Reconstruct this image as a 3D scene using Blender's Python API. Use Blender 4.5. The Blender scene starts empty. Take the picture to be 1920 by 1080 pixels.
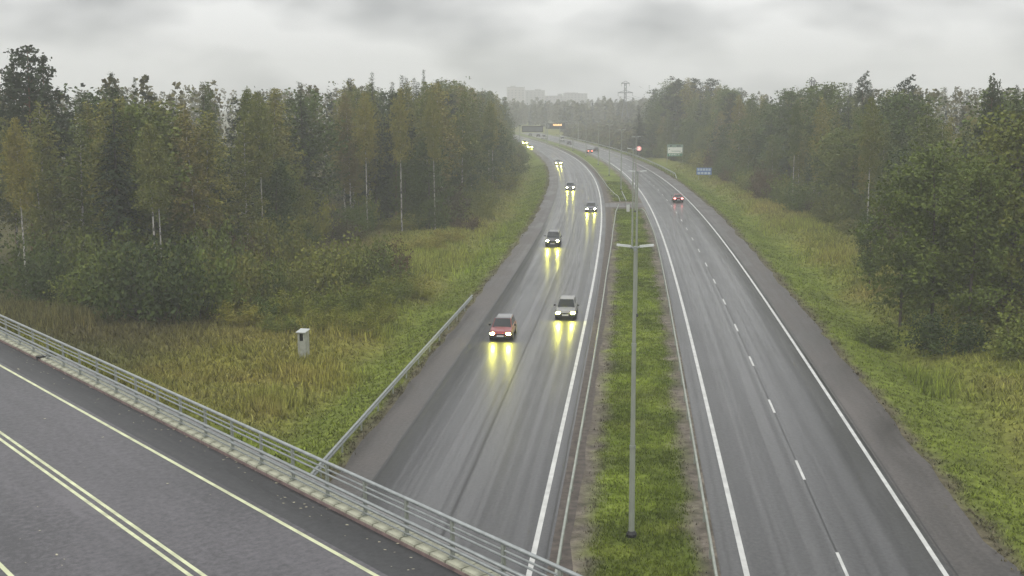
import bpy, math, random
import numpy as np
from mathutils import Matrix, Vector

# ------------------------------------------------------------------ camera, world, sun, exposure
SC = bpy.context.scene
COL = SC.collection
FPX, CAMH, PITCH, ROLL = 2153.04, 17.924, 0.16125, -0.0043      # focal length in photo pixels, metres, radians

cam = bpy.data.cameras.new('camera')
cam.lens = FPX * 36.0 / 1920.0
cam.sensor_width = 36.0
cam.clip_start = 0.5
cam.clip_end = 6000.0
camo = bpy.data.objects.new('camera', cam)
camo.matrix_world = (Matrix.Translation((0, 0, CAMH)) @ Matrix.Rotation(math.pi / 2 - PITCH, 4, 'X')
                     @ Matrix.Rotation(ROLL, 4, 'Z'))
COL.objects.link(camo)
SC.camera = camo

SUN_EL, SUN_AZ = math.radians(48), math.radians(205)            # azimuth clockwise from +Y (behind the camera)
world = bpy.data.worlds.new('World')
SC.world = world
world.use_nodes = True
wn, wl = world.node_tree.nodes, world.node_tree.links
wn.clear()
w_out = wn.new('ShaderNodeOutputWorld')
w_bg = wn.new('ShaderNodeBackground'); w_bg.inputs['Strength'].default_value = 0.12
w_sky = wn.new('ShaderNodeTexSky'); w_sky.sky_type = 'NISHITA'; w_sky.sun_disc = False
w_sky.sun_elevation = SUN_EL; w_sky.sun_rotation = SUN_AZ
w_hsv = wn.new('ShaderNodeHueSaturation'); w_hsv.inputs['Saturation'].default_value = 0.15
wl.new(w_sky.outputs[0], w_hsv.inputs['Color'])
# overcast deck: brighter towards the zenith, with soft cloud structure
w_tc = wn.new('ShaderNodeTexCoord')
w_sep = wn.new('ShaderNodeSeparateXYZ'); wl.new(w_tc.outputs['Generated'], w_sep.inputs[0])
w_mr = wn.new('ShaderNodeMapRange'); w_mr.inputs[1].default_value = -0.02; w_mr.inputs[2].default_value = 1.0
w_mr.inputs[3].default_value = 5.6; w_mr.inputs[4].default_value = 13.5
wl.new(w_sep.outputs['Z'], w_mr.inputs[0])
w_map = wn.new('ShaderNodeMapping'); w_map.inputs['Scale'].default_value = (7.0, 7.0, 15.0)
wl.new(w_tc.outputs['Generated'], w_map.inputs[0])
w_noise = wn.new('ShaderNodeTexNoise'); w_noise.inputs['Scale'].default_value = 1.0
w_noise.inputs['Detail'].default_value = 3.0; w_noise.inputs['Roughness'].default_value = 0.45
w_noise.inputs['Distortion'].default_value = 0.0
wl.new(w_map.outputs[0], w_noise.inputs['Vector'])
w_ramp = wn.new('ShaderNodeValToRGB')
w_ramp.color_ramp.elements[0].position = 0.38; w_ramp.color_ramp.elements[0].color = (0.36, 0.375, 0.395, 1)
w_ramp.color_ramp.elements[1].position = 0.58; w_ramp.color_ramp.elements[1].color = (1.0, 1.005, 1.0, 1)
wl.new(w_noise.outputs['Fac'], w_ramp.inputs[0])
w_mul = wn.new('ShaderNodeVectorMath'); w_mul.operation = 'SCALE'
wl.new(w_ramp.outputs[0], w_mul.inputs[0]); wl.new(w_mr.outputs[0], w_mul.inputs['Scale'])
w_mix = wn.new('ShaderNodeMixRGB'); w_mix.inputs[0].default_value = 0.93
wl.new(w_hsv.outputs[0], w_mix.inputs[1]); wl.new(w_mul.outputs[0], w_mix.inputs[2])
wl.new(w_mix.outputs[0], w_bg.inputs['Color']); wl.new(w_bg.outputs[0], w_out.inputs['Surface'])

sun = bpy.data.lights.new('sun', 'SUN')
sun.energy = 0.6; sun.angle = math.radians(25); sun.color = (1.0, 0.97, 0.92)
suno = bpy.data.objects.new('sun', sun)
_d = Vector((math.sin(SUN_AZ) * math.cos(SUN_EL), math.cos(SUN_AZ) * math.cos(SUN_EL), math.sin(SUN_EL)))
suno.rotation_euler = _d.to_track_quat('Z', 'Y').to_euler()
suno.location = (0, 0, 200)
COL.objects.link(suno)

SC.view_settings.view_transform = 'Standard'
SC.view_settings.look = 'None'
SC.view_settings.exposure = 0.42
SC.view_settings.gamma = 1.0
SC.view_settings.use_curve_mapping = False
SC.render.engine = 'CYCLES'
SC.cycles.use_denoising = True
SC.cycles.denoiser = 'OPENIMAGEDENOISE'
SC.cycles.denoising_input_passes = 'RGB_ALBEDO_NORMAL'
SC.cycles.denoising_prefilter = 'NONE'                      # foliage keeps its edges
SC.cycles.use_adaptive_sampling = False
SC.cycles.max_bounces = 6
SC.cycles.diffuse_bounces = 2
SC.cycles.glossy_bounces = 3
SC.cycles.transmission_bounces = 2
SC.cycles.volume_bounces = 3
SC.cycles.sample_clamp_indirect = 2.0
SC.cycles.caustics_reflective = False
SC.cycles.caustics_refractive = False

RNG = np.random.default_rng(7)
random.seed(7)

# ------------------------------------------------------------------ geometry of the place
C_POLY = [32.2238, 5.4421, -25.2825, -1.9171, 5.1667, 0.1866]   # right carriageway's lane line, x over y


def _raw(y):
    t = (y - 300.0) / 300.0
    x = sum(c * t ** i for i, c in enumerate(C_POLY))
    s = sum(i * c * t ** (i - 1) for i, c in enumerate(C_POLY) if i) / 300.0
    return x, s


def xc(y):
    y = np.asarray(y, float)
    yy = np.clip(y, 20.0, 640.0)
    x, s = _raw(yy)
    return x + s * (y - yy), s


def RP(u, y):
    """point at signed distance u from the right carriageway's lane line"""
    x, s = xc(y)
    return x + u * np.sqrt(1 + s * s), y


def UOF(x, y):
    a, s = xc(y)
    return (x - a) / np.sqrt(1 + s * s)


def heading(y):
    s = float(xc(y)[1])
    return -math.atan(s)                                        # rotation about Z of +Y onto the road direction


BA = math.radians(-40.0)
BD = np.array([math.sin(BA), math.cos(BA)])                     # along the bridge
BN = np.array([BD[1], -BD[0]])                                  # across it
DECK = 6.5


def BP(n, t, z):
    p = BN * n + BD * t
    return (p[0], p[1], z)


def px_ground(x, y, z=0.0):
    """photo pixel -> point on the level z"""
    a, b = x - 960.0, y - 540.0
    u = a * math.cos(ROLL) + b * math.sin(ROLL)
    v = -a * math.sin(ROLL) + b * math.cos(ROLL)
    d = (u / FPX, 1.0, -v / FPX)
    c, s = math.cos(PITCH), math.sin(PITCH)
    r = (d[0], d[1] * c + d[2] * s, -d[1] * s + d[2] * c)
    t = (z - CAMH) / r[2]
    return r[0] * t, r[1] * t


def vnoise(x, y, scale, seed=0):
    x = np.asarray(x, float) / scale + seed * 17.31
    y = np.asarray(y, float) / scale - seed * 9.77
    xi, yi = np.floor(x), np.floor(y)
    fx, fy = x - xi, y - yi
    fx = fx * fx * (3 - 2 * fx); fy = fy * fy * (3 - 2 * fy)

    def h(a, b):
        v = np.sin(a * 127.1 + b * 311.7 + seed * 74.7) * 43758.5453
        return v - np.floor(v)
    return ((h(xi, yi) * (1 - fx) + h(xi + 1, yi) * fx) * (1 - fy)
            + (h(xi, yi + 1) * (1 - fx) + h(xi + 1, yi + 1) * fx) * fy)


def sstep(a, b, x):
    t = np.clip((np.asarray(x, float) - a) / (b - a), 0, 1)
    return t * t * (3 - 2 * t)


L_OUT, L_SEAM, L_MID, L_EDGE, L_PAVE = -22.5, -20.6, -16.05, -12.1, -11.45
R_OUT, R_LINE, R_EDGE, R_PAVE = 6.4, 3.75, -3.8, -4.75


def terrain_z(x, y):
    x = np.asarray(x, float); y = np.asarray(y, float)
    u = UOF(x, y)
    z = np.zeros_like(u)
    dr = u - R_OUT
    dl = L_OUT - u
    z += np.where(dr > 0, -0.85 * np.exp(-((dr - 5.0) / 2.4) ** 2) + 0.5 * sstep(8, 26, dr), 0)
    z += np.where(dl > 0, -0.8 * np.exp(-((dl - 4.6) / 2.2) ** 2) + 0.6 * sstep(8, 30, dl), 0)
    med = (u > L_PAVE) & (u < R_PAVE)
    z += np.where(med, -0.28 * np.clip(np.sin((u - L_PAVE) / (R_PAVE - L_PAVE) * math.pi), 0, 1), 0)
    z += 0.16 * (vnoise(x, y, 7.0, 3) - 0.5) * sstep(1.0, 5.0, np.maximum(dr, dl))
    z += np.where((u > L_OUT - 0.4) & (u < L_PAVE + 0.25), -0.10, 0) + np.where((u > R_PAVE - 0.25) & (u < R_OUT + 0.4), -0.10, 0)
    # bridge approaches
    n = x * BN[0] + y * BN[1]; t = x * BD[0] + y * BD[1]
    ramp = np.maximum(np.clip((t - 41.0) / 11.0, 0, 1), np.clip((-t - 19.0) / 11.0, 0, 1)) * 6.3
    side = 6.3 - np.maximum(np.abs(n - 11.2) - 6.3, 0) / 1.7
    emb = np.minimum(ramp, side) * sstep(0.3, 2.5, np.maximum(dr, dl))
    z = np.maximum(z, emb)
    # far ground rises a little
    z += 0.006 * np.maximum(y - 640, 0) * sstep(640, 760, y)
    return z - 0.02


# ------------------------------------------------------------------ material helpers
def new_mat(name):
    m = bpy.data.materials.new(name)
    m.use_nodes = True
    nt = m.node_tree
    b = nt.nodes.get('Principled BSDF')
    return m, nt, b


def plain(name, col, rough=0.6, metal=0.0, vary=0.12, scale=6.0, bump=0.0, spec=0.5):
    m, nt, b = new_mat(name)
    tc = nt.nodes.new('ShaderNodeTexCoord')
    no = nt.nodes.new('ShaderNodeTexNoise'); no.inputs['Scale'].default_value = scale; no.inputs['Detail'].default_value = 5
    nt.links.new(tc.outputs['Object'], no.inputs['Vector'])
    ra = nt.nodes.new('ShaderNodeValToRGB')
    ra.color_ramp.elements[0].position = 0.3; ra.color_ramp.elements[1].position = 0.7
    ra.color_ramp.elements[0].color = tuple(c * (1 - vary) for c in col) + (1,)
    ra.color_ramp.elements[1].color = tuple(min(1, c * (1 + vary)) for c in col) + (1,)
    nt.links.new(no.outputs['Fac'], ra.inputs[0]); nt.links.new(ra.outputs[0], b.inputs['Base Color'])
    b.inputs['Roughness'].default_value = rough; b.inputs['Metallic'].default_value = metal
    b.inputs['Specular IOR Level'].default_value = spec
    if bump:
        bp = nt.nodes.new('ShaderNodeBump'); bp.inputs['Strength'].default_value = bump; bp.inputs['Distance'].default_value = 0.02
        nt.links.new(no.outputs['Fac'], bp.inputs['Height']); nt.links.new(bp.outputs[0], b.inputs['Normal'])
    return m


def glow(name, col, strength):
    m, nt, b = new_mat(name)
    b.inputs['Base Color'].default_value = (0.6, 0.6, 0.6, 1)
    b.inputs['Roughness'].default_value = 0.2
    b.inputs['Emission Color'].default_value = tuple(col) + (1,)
    b.inputs['Emission Strength'].default_value = strength
    m.cycles.emission_sampling = 'FRONT'
    return m


def asphalt(name, dark, light, r0, r1, streak=0.5, seed=0.0, bump=0.35, wet=0.0):
    """wet asphalt; UV = (offset across the road, distance along it) in metres"""
    m, nt, b = new_mat(name)
    N, L = nt.nodes, nt.links
    uv = N.new('ShaderNodeUVMap'); uv.uv_map = 'road'
    m1 = N.new('ShaderNodeMapping'); m1.inputs['Scale'].default_value = (2.1, 0.010, 1); m1.inputs['Location'].default_value = (seed, seed, 0)
    L.new(uv.outputs[0], m1.inputs[0])
    n1 = N.new('ShaderNodeTexNoise'); n1.inputs['Scale'].default_value = 1.0; n1.inputs['Detail'].default_value = 5
    L.new(m1.outputs[0], n1.inputs['Vector'])                                  # long streaks and wheel tracks
    m2 = N.new('ShaderNodeMapping'); m2.inputs['Scale'].default_value = (0.35, 0.11, 1); m2.inputs['Location'].default_value = (seed * 2, 3, 0)
    L.new(uv.outputs[0], m2.inputs[0])
    n2 = N.new('ShaderNodeTexNoise'); n2.inputs['Detail'].default_value = 6; n2.inputs['Scale'].default_value = 1
    L.new(m2.outputs[0], n2.inputs['Vector'])                                  # patches
    n3 = N.new('ShaderNodeTexNoise'); n3.inputs['Scale'].default_value = 5.0; n3.inputs['Detail'].default_value = 6; n3.inputs['Roughness'].default_value = 0.75
    L.new(uv.outputs[0], n3.inputs['Vector'])                                  # grain
    mx = N.new('ShaderNodeMixRGB'); mx.inputs[0].default_value = streak
    L.new(n2.outputs['Fac'], mx.inputs[1]); L.new(n1.outputs['Fac'], mx.inputs[2])
    mg = N.new('ShaderNodeMixRGB'); mg.inputs[0].default_value = 0.45
    L.new(mx.outputs[0], mg.inputs[1]); L.new(n3.outputs['Fac'], mg.inputs[2])
    ra = N.new('ShaderNodeValToRGB')
    ra.color_ramp.elements[0].position = 0.42; ra.color_ramp.elements[0].color = tuple(dark) + (1,)
    ra.color_ramp.elements[1].position = 0.59; ra.color_ramp.elements[1].color = tuple(light) + (1,)
    L.new(mg.outputs[0], ra.inputs[0]); L.new(ra.outputs[0], b.inputs['Base Color'])
    rr = N.new('ShaderNodeMapRange'); rr.inputs[1].default_value = 0.42; rr.inputs[2].default_value = 0.58
    rr.inputs[3].default_value = r0; rr.inputs[4].default_value = r1
    L.new(mx.outputs[0], rr.inputs[0]); L.new(rr.outputs[0], b.inputs['Roughness'])
    b.inputs['Specular IOR Level'].default_value = 0.45
    # the water film lies thicker in the tracks
    cw = N.new('ShaderNodeMapRange'); cw.inputs[1].default_value = 0.40; cw.inputs[2].default_value = 0.60
    cw.inputs[3].default_value = wet * 0.25; cw.inputs[4].default_value = wet
    L.new(n1.outputs['Fac'], cw.inputs[0]); L.new(cw.outputs[0], b.inputs['Coat Weight'])
    b.inputs['Coat Roughness'].default_value = 0.17; b.inputs['Coat IOR'].default_value = 1.33
    bp = N.new('ShaderNodeBump'); bp.inputs['Strength'].default_value = bump; bp.inputs['Distance'].default_value = 0.006
    L.new(n3.outputs['Fac'], bp.inputs['Height']); L.new(bp.outputs[0], b.inputs['Normal'])
    return m


def attr_mat(name, rough=0.85, amount=0.35, scale=3.0, bump=0.0, translucent=0.0):
    """colour from the mesh's own 'Col' attribute (what the plant or soil is), with fine variation"""
    m, nt, b = new_mat(name)
    N, L = nt.nodes, nt.links
    at = N.new('ShaderNodeAttribute'); at.attribute_name = 'Col'
    tc = N.new('ShaderNodeTexCoord')
    no = N.new('ShaderNodeTexNoise'); no.inputs['Scale'].default_value = scale; no.inputs['Detail'].default_value = 7; no.inputs['Roughness'].default_value = 0.7
    L.new(tc.outputs['Object'], no.inputs['Vector'])
    mr = N.new('ShaderNodeMapRange'); mr.inputs[1].default_value = 0.3; mr.inputs[2].default_value = 0.7
    mr.inputs[3].default_value = 1 - amount; mr.inputs[4].default_value = 1 + amount
    L.new(no.outputs['Fac'], mr.inputs[0])
    sc = N.new('ShaderNodeVectorMath'); sc.operation = 'SCALE'
    L.new(at.outputs['Color'], sc.inputs[0]); L.new(mr.outputs[0], sc.inputs['Scale'])
    L.new(sc.outputs[0], b.inputs['Base Color'])
    b.inputs['Roughness'].default_value = rough; b.inputs['Specular IOR Level'].default_value = 0.2
    if bump:
        bp = N.new('ShaderNodeBump'); bp.inputs['Strength'].default_value = bump; bp.inputs['Distance'].default_value = 0.15
        L.new(no.outputs['Fac'], bp.inputs['Height']); L.new(bp.outputs[0], b.inputs['Normal'])
    return m


def leaf_mat(name, cols, rough=0.7, scale=0.55, spec=0.25, rnd=0.6):
    m, nt, b = new_mat(name)
    N, L = nt.nodes, nt.links
    oi = N.new('ShaderNodeObjectInfo')
    tc = N.new('ShaderNodeTexCoord')
    no = N.new('ShaderNodeTexNoise'); no.inputs['Scale'].default_value = scale; no.inputs['Detail'].default_value = 3
    L.new(tc.outputs['Object'], no.inputs['Vector'])
    n2 = N.new('ShaderNodeTexNoise'); n2.inputs['Scale'].default_value = 5.0; n2.inputs['Detail'].default_value = 1
    L.new(tc.outputs['Object'], n2.inputs['Vector'])
    a = N.new('ShaderNodeMixRGB'); a.inputs[0].default_value = rnd
    L.new(no.outputs['Fac'], a.inputs[1]); L.new(oi.outputs['Random'], a.inputs[2])
    a2 = N.new('ShaderNodeMixRGB'); a2.inputs[0].default_value = 0.25
    L.new(a.outputs[0], a2.inputs[1]); L.new(n2.outputs['Fac'], a2.inputs[2])
    ra = N.new('ShaderNodeValToRGB')
    el = ra.color_ramp.elements
    pos = np.linspace(0.25, 0.75, len(cols))
    el[0].position = pos[0]; el[0].color = tuple(cols[0]) + (1,)
    el[1].position = pos[-1]; el[1].color = tuple(cols[-1]) + (1,)
    for p, c in zip(pos[1:-1], cols[1:-1]):
        e = el.new(p); e.color = tuple(c) + (1,)
    L.new(a2.outputs[0], ra.inputs[0]); L.new(ra.outputs[0], b.inputs['Base Color'])
    b.inputs['Roughness'].default_value = rough; b.inputs['Specular IOR Level'].default_value = spec
    return m


def bark_birch():
    m, nt, b = new_mat('birch_bark')
    N, L = nt.nodes, nt.links
    tc = N.new('ShaderNodeTexCoord')
    mp = N.new('ShaderNodeMapping'); mp.inputs['Scale'].default_value = (3, 3, 1.6)
    L.new(tc.outputs['Object'], mp.inputs[0])
    no = N.new('ShaderNodeTexNoise'); no.inputs['Scale'].default_value = 1.5; no.inputs['Detail'].default_value = 5
    L.new(mp.outputs[0], no.inputs['Vector'])
    ra = N.new('ShaderNodeValToRGB')
    ra.color_ramp.elements[0].position = 0.42; ra.color_ramp.elements[0].color = (0.06, 0.055, 0.05, 1)
    ra.color_ramp.elements[1].position = 0.5; ra.color_ramp.elements[1].color = (0.44, 0.42, 0.38, 1)
    L.new(no.outputs['Fac'], ra.inputs[0]); L.new(ra.outputs[0], b.inputs['Base Color'])
    b.inputs['Roughness'].default_value = 0.7
    return m


M = {}
M['asph_l'] = asphalt('wet_asphalt_left', (0.014, 0.014, 0.016), (0.056, 0.056, 0.058), 0.40, 0.58, 0.55, 3.0, wet=0.6)
M['asph_r'] = asphalt('wet_asphalt_right', (0.020, 0.020, 0.021), (0.076, 0.076, 0.076), 0.38, 0.56, 0.55, 11.0, wet=0.5)
M['asph_sh'] = asphalt('worn_shoulder_asphalt', (0.036, 0.032, 0.029), (0.112, 0.100, 0.092), 0.42, 0.65, 0.4, 5.0, 0.6)
M['asph_br'] = asphalt('bridge_asphalt', (0.036, 0.034, 0.038), (0.118, 0.112, 0.120), 0.42, 0.55, 0.25, 8.0, 0.5)
M['asph_bs'] = asphalt('bridge_shoulder_asphalt', (0.020, 0.020, 0.021), (0.05, 0.05, 0.052), 0.4, 0.6, 0.45, 2.0, 0.5)
M['gravel'] = plain('brown_gravel', (0.085, 0.070, 0.058), 0.85, 0, 0.45, 2.2, 0.8)
M['tar'] = plain('tar_joint', (0.012, 0.012, 0.012), 0.45, 0, 0.3, 3)
M['paint'] = plain('white_road_paint', (0.52, 0.52, 0.495), 0.5, 0, 0.18, 1.3)
M['paint_c'] = plain('cream_road_paint', (0.56, 0.58, 0.36), 0.5, 0, 0.24, 1.8)
M['galv'] = plain('galvanised_steel', (0.30, 0.32, 0.315), 0.45, 0.35, 0.15, 4)
M['galv_d'] = plain('weathered_galvanised_steel', (0.30, 0.32, 0.28), 0.55, 0.25, 0.2, 2)
M['pole'] = plain('grey_green_pole_paint', (0.30, 0.32, 0.27), 0.6, 0.1, 0.12, 1.0)
M['conc'] = plain('pale_concrete', (0.37, 0.37, 0.28), 0.85, 0, 0.3, 3, 0.4)
M['conc_d'] = plain('grey_concrete', (0.25, 0.24, 0.23), 0.85, 0, 0.2, 1.2, 0.3)
M['conc_p'] = plain('stained_pinkish_concrete', (0.20, 0.14, 0.13), 0.85, 0, 0.3, 3, 0.4)
M['white'] = plain('off_white_paint', (0.62, 0.63, 0.62), 0.5, 0, 0.08, 2)
M['cabgrey'] = plain('weathered_cabinet_paint', (0.34, 0.35, 0.30), 0.7, 0, 0.22, 4)
M['lamp'] = plain('pale_lamp_housing', (0.44, 0.46, 0.44), 0.4, 0, 0.06, 2)
M['black'] = plain('black_plastic', (0.015, 0.015, 0.016), 0.45, 0, 0.2, 4)
M['tyre'] = plain('tyre_rubber', (0.014, 0.014, 0.014), 0.75, 0, 0.2, 9)
M['glass'] = plain('dark_car_glass', (0.012, 0.016, 0.018), 0.06, 0, 0.1, 2)
M['rim'] = plain('alloy_rim', (0.32, 0.33, 0.34), 0.35, 0.6, 0.1, 5)
M['plate'] = plain('number_plate_white', (0.7, 0.7, 0.7), 0.5, 0, 0.05, 3)
M['head'] = glow('lit_headlight', (1.0, 0.97, 0.12), 460.0)
M['tail'] = glow('lit_tail_lamp', (1.0, 0.16, 0.06), 8.0)
M['tailw'] = glow('lit_brake_lamp', (1.0, 0.22, 0.20), 9.0)
M['redlamp'] = glow('lit_red_ring', (1.0, 0.03, 0.03), 0.35)
M['pinklamp'] = glow('lit_pale_red_centre', (1.0, 0.34, 0.28), 1.8)
M['amber'] = glow('lit_amber_leds', (1.0, 0.52, 0.12), 1.8)
M['sign_w'] = plain('sign_white', (0.80, 0.82, 0.76), 0.4, 0, 0.05, 2)
M['sign_g'] = plain('sign_green', (0.03, 0.22, 0.14), 0.4, 0, 0.1, 2)
M['sign_gg'] = plain('sign_grey_green', (0.22, 0.32, 0.26), 0.4, 0, 0.08, 2)
M['sign_b'] = plain('sign_blue', (0.10, 0.20, 0.48), 0.4, 0, 0.1, 2)
M['sign_lb'] = plain('sign_pale_blue', (0.50, 0.58, 0.70), 0.4, 0, 0.1, 2)
M['sign_k'] = plain('sign_black', (0.03, 0.035, 0.035), 0.5, 0, 0.1, 2)
M['panelgrey'] = plain('sign_back_grey', (0.16, 0.165, 0.17), 0.5, 0.2, 0.1, 1)
M['bwall'] = plain('pale_facade', (0.30, 0.27, 0.255), 0.85, 0, 0.1, 0.2)
M['bwall2'] = plain('grey_facade', (0.26, 0.25, 0.24), 0.85, 0, 0.1, 0.2)
M['broof'] = plain('dark_roof_felt', (0.08, 0.08, 0.085), 0.8, 0, 0.2, 0.3)
M['bwin'] = plain('window_glass', (0.05, 0.06, 0.07), 0.15, 0, 0.2, 0.3)
M['steel_d'] = plain('lattice_steel', (0.14, 0.145, 0.15), 0.6, 0.4, 0.15, 1)
M['ground'] = attr_mat('meadow_soil_and_turf', 0.95, 0.6, 1.5, 1.0)
M['blade'] = attr_mat('grass_blades', 0.7, 0.30, 0.9)
M['fallen'] = plain('fallen_leaf', (0.40, 0.37, 0.27), 0.7, 0, 0.3, 5)
M['bark_b'] = bark_birch()
M['bark_d'] = plain('dark_bark', (0.075, 0.06, 0.05), 0.9, 0, 0.35, 3, 0.5)
M['bark_p'] = plain('pine_bark', (0.16, 0.085, 0.05), 0.9, 0, 0.35, 2, 0.5)
M['lf_birch'] = leaf_mat('birch_leaves', [(0.060, 0.088, 0.016), (0.115, 0.142, 0.028), (0.165, 0.172, 0.040), (0.25, 0.225, 0.040), (0.165, 0.135, 0.055)])
M['lf_alder'] = leaf_mat('alder_leaves', [(0.036, 0.060, 0.012), (0.070, 0.105, 0.018), (0.105, 0.138, 0.022), (0.155, 0.160, 0.028)])
M['lf_bush'] = leaf_mat('willow_leaves', [(0.065, 0.098, 0.016), (0.110, 0.145, 0.022), (0.16, 0.175, 0.028), (0.23, 0.205, 0.03)])
M['lf_weed'] = leaf_mat('yellow_green_weeds', [(0.085, 0.115, 0.014), (0.145, 0.165, 0.018), (0.20, 0.195, 0.024), (0.27, 0.225, 0.04)])
M['lf_dark'] = leaf_mat('dark_willow_leaves', [(0.030, 0.048, 0.010), (0.062, 0.090, 0.014), (0.105, 0.130, 0.020), (0.16, 0.15, 0.026)])
M['lf_brown'] = leaf_mat('autumn_brown_leaves', [(0.060, 0.055, 0.020), (0.095, 0.062, 0.026), (0.12, 0.085, 0.035)])
M['lf_spruce'] = leaf_mat('spruce_needles', [(0.022, 0.038, 0.014), (0.042, 0.062, 0.020), (0.066, 0.084, 0.026)])
M['lf_pine'] = leaf_mat('pine_needles', [(0.022, 0.036, 0.018), (0.036, 0.052, 0.022), (0.052, 0.064, 0.026)])


# ------------------------------------------------------------------ mesh helpers
class MB:
    def __init__(self):
        self.v = []; self.f = []

    def add(self, vs, fs):
        o = len(self.v)
        self.v.extend([tuple(map(float, p)) for p in vs])
        self.f.extend([tuple(i + o for i in f) for f in fs])
        return self

    def box(self, x0, x1, y0, y1, z0, z1):
        return self.add([(x0, y0, z0), (x1, y0, z0), (x1, y1, z0), (x0, y1, z0), (x0, y0, z1), (x1, y0, z1), (x1, y1, z1), (x0, y1, z1)],
                        [(0, 3, 2, 1), (4, 5, 6, 7), (0, 1, 5, 4), (1, 2, 6, 5), (2, 3, 7, 6), (3, 0, 4, 7)])

    def hexa(self, p):
        """eight corners: four of the bottom, four of the top"""
        return self.add(p, [(0, 3, 2, 1), (4, 5, 6, 7), (0, 1, 5, 4), (1, 2, 6, 5), (2, 3, 7, 6), (3, 0, 4, 7)])

    def tube(self, pts, rad, n=6, cap=True):
        pts = [Vector(p) for p in pts]
        if not hasattr(rad, '__len__'):
            rad = [rad] * len(pts)
        vs = []; fs = []
        for i, p in enumerate(pts):
            a = pts[max(i - 1, 0)]; b = pts[min(i + 1, len(pts) - 1)]
            d = (b - a).normalized()
            ref = Vector((0, 0, 1)) if abs(d.z) < 0.9 else Vector((1, 0, 0))
            s = d.cross(ref).normalized(); t = s.cross(d).normalized()
            for k in range(n):
                an = 2 * math.pi * k / n
                vs.append(p + (s * math.cos(an) + t * math.sin(an)) * rad[i])
        for i in range(len(pts) - 1):
            for k in range(n):
                k2 = (k + 1) % n
                fs.append((i * n + k, i * n + k2, (i + 1) * n + k2, (i + 1) * n + k))
        if cap:
            fs.append(tuple(range(n))[::-1]); fs.append(tuple((len(pts) - 1) * n + k for k in range(n)))
        return self.add(vs, fs)

    def disc(self, c, r, y, n=20, r0=0.0):
        """disc or ring facing -Y at depth y"""
        if r0 <= 0:
            return self.add([(c[0] + r * math.cos(2 * math.pi * k / n), y, c[1] + r * math.sin(2 * math.pi * k / n)) for k in range(n)],
                            [tuple(range(n))])
        vs = []
        for k in range(n):
            a = 2 * math.pi * k / n
            vs += [(c[0] + r * math.cos(a), y, c[1] + r * math.sin(a)), (c[0] + r0 * math.cos(a), y, c[1] + r0 * math.sin(a))]
        return self.add(vs, [(2 * k, 2 * ((k + 1) % n), 2 * ((k + 1) % n) + 1, 2 * k + 1) for k in range(n)])

    def mesh(self, name, mat, smooth=False):
        me = bpy.data.meshes.new(name)
        me.from_pydata(self.v, [], self.f)
        me.materials.append(mat)
        if smooth:
            me.shade_smooth()
        me.update()
        return me

    def obj(self, name, mat, parent=None, smooth=False):
        return link(name, self.mesh(name, mat, smooth), parent)


def link(name, me, parent=None, loc=None, rz=None):
    o = bpy.data.objects.new(name, me)
    COL.objects.link(o)
    if parent is not None:
        o.parent = parent
    if loc is not None:
        o.location = loc
    if rz is not None:
        o.rotation_euler = (0, 0, rz)
    return o


def empty(name, loc=(0, 0, 0), rz=0.0):
    o = bpy.data.objects.new(name, None)
    o.empty_display_size = 0.5
    o.location = loc; o.rotation_euler = (0, 0, rz)
    COL.objects.link(o)
    return o


def tag(o, label, cat, group=None):
    o['label'] = label; o['category'] = cat
    if group:
        o['group'] = group
    return o


def kind(o, k):
    o['kind'] = k
    return o


def copy_tree(o, parent=None):
    c = o.copy(); COL.objects.link(c)
    if parent is not None:
        c.parent = parent
    for ch in KIDS.get(o.name, []) or list(o.children):
        copy_tree(ch, c)
    return c


KIDS = {}


def arr_mesh(name, V, F, mat, col=None, smooth=False):
    V = np.asarray(V, np.float32); F = np.asarray(F, np.int32)
    k = F.shape[1]
    me = bpy.data.meshes.new(name)
    me.vertices.add(len(V)); me.vertices.foreach_set('co', V.ravel())
    me.loops.add(F.size); me.loops.foreach_set('vertex_index', F.ravel())
    me.polygons.add(len(F)); me.polygons.foreach_set('loop_start', np.arange(len(F), dtype=np.int32) * k)
    if col is not None:
        a = me.attributes.new('Col', 'FLOAT_COLOR', 'POINT')
        c = np.ones((len(V), 4), np.float32); c[:, :3] = col
        a.data.foreach_set('color', c.ravel())
    me.materials.append(mat)
    me.update(calc_edges=True)
    if smooth:
        me.shade_smooth()
    return me


ORD = {1: 'first', 2: 'second', 3: 'third', 4: 'fourth', 5: 'fifth', 6: 'sixth', 7: 'seventh', 8: 'eighth', 9: 'ninth', 10: 'tenth',
       11: 'eleventh', 12: 'twelfth', 13: 'thirteenth', 14: 'fourteenth', 15: 'fifteenth', 16: 'sixteenth', 17: 'seventeenth',
       18: 'eighteenth', 19: 'nineteenth', 20: 'twentieth'}
TENS = {20: 'twenty', 30: 'thirty', 40: 'forty', 50: 'fifty', 60: 'sixty', 70: 'seventy', 80: 'eighty', 90: 'ninety'}


def ordinal(i):
    if i in ORD:
        return ORD[i]
    t, r = i // 10 * 10, i % 10
    return TENS[t] + '-' + ORD[r] if r else TENS[t][:-1] + 'ieth'


# ------------------------------------------------------------------ ground
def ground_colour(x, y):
    return ground_base(x, y) * 1.22


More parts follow.
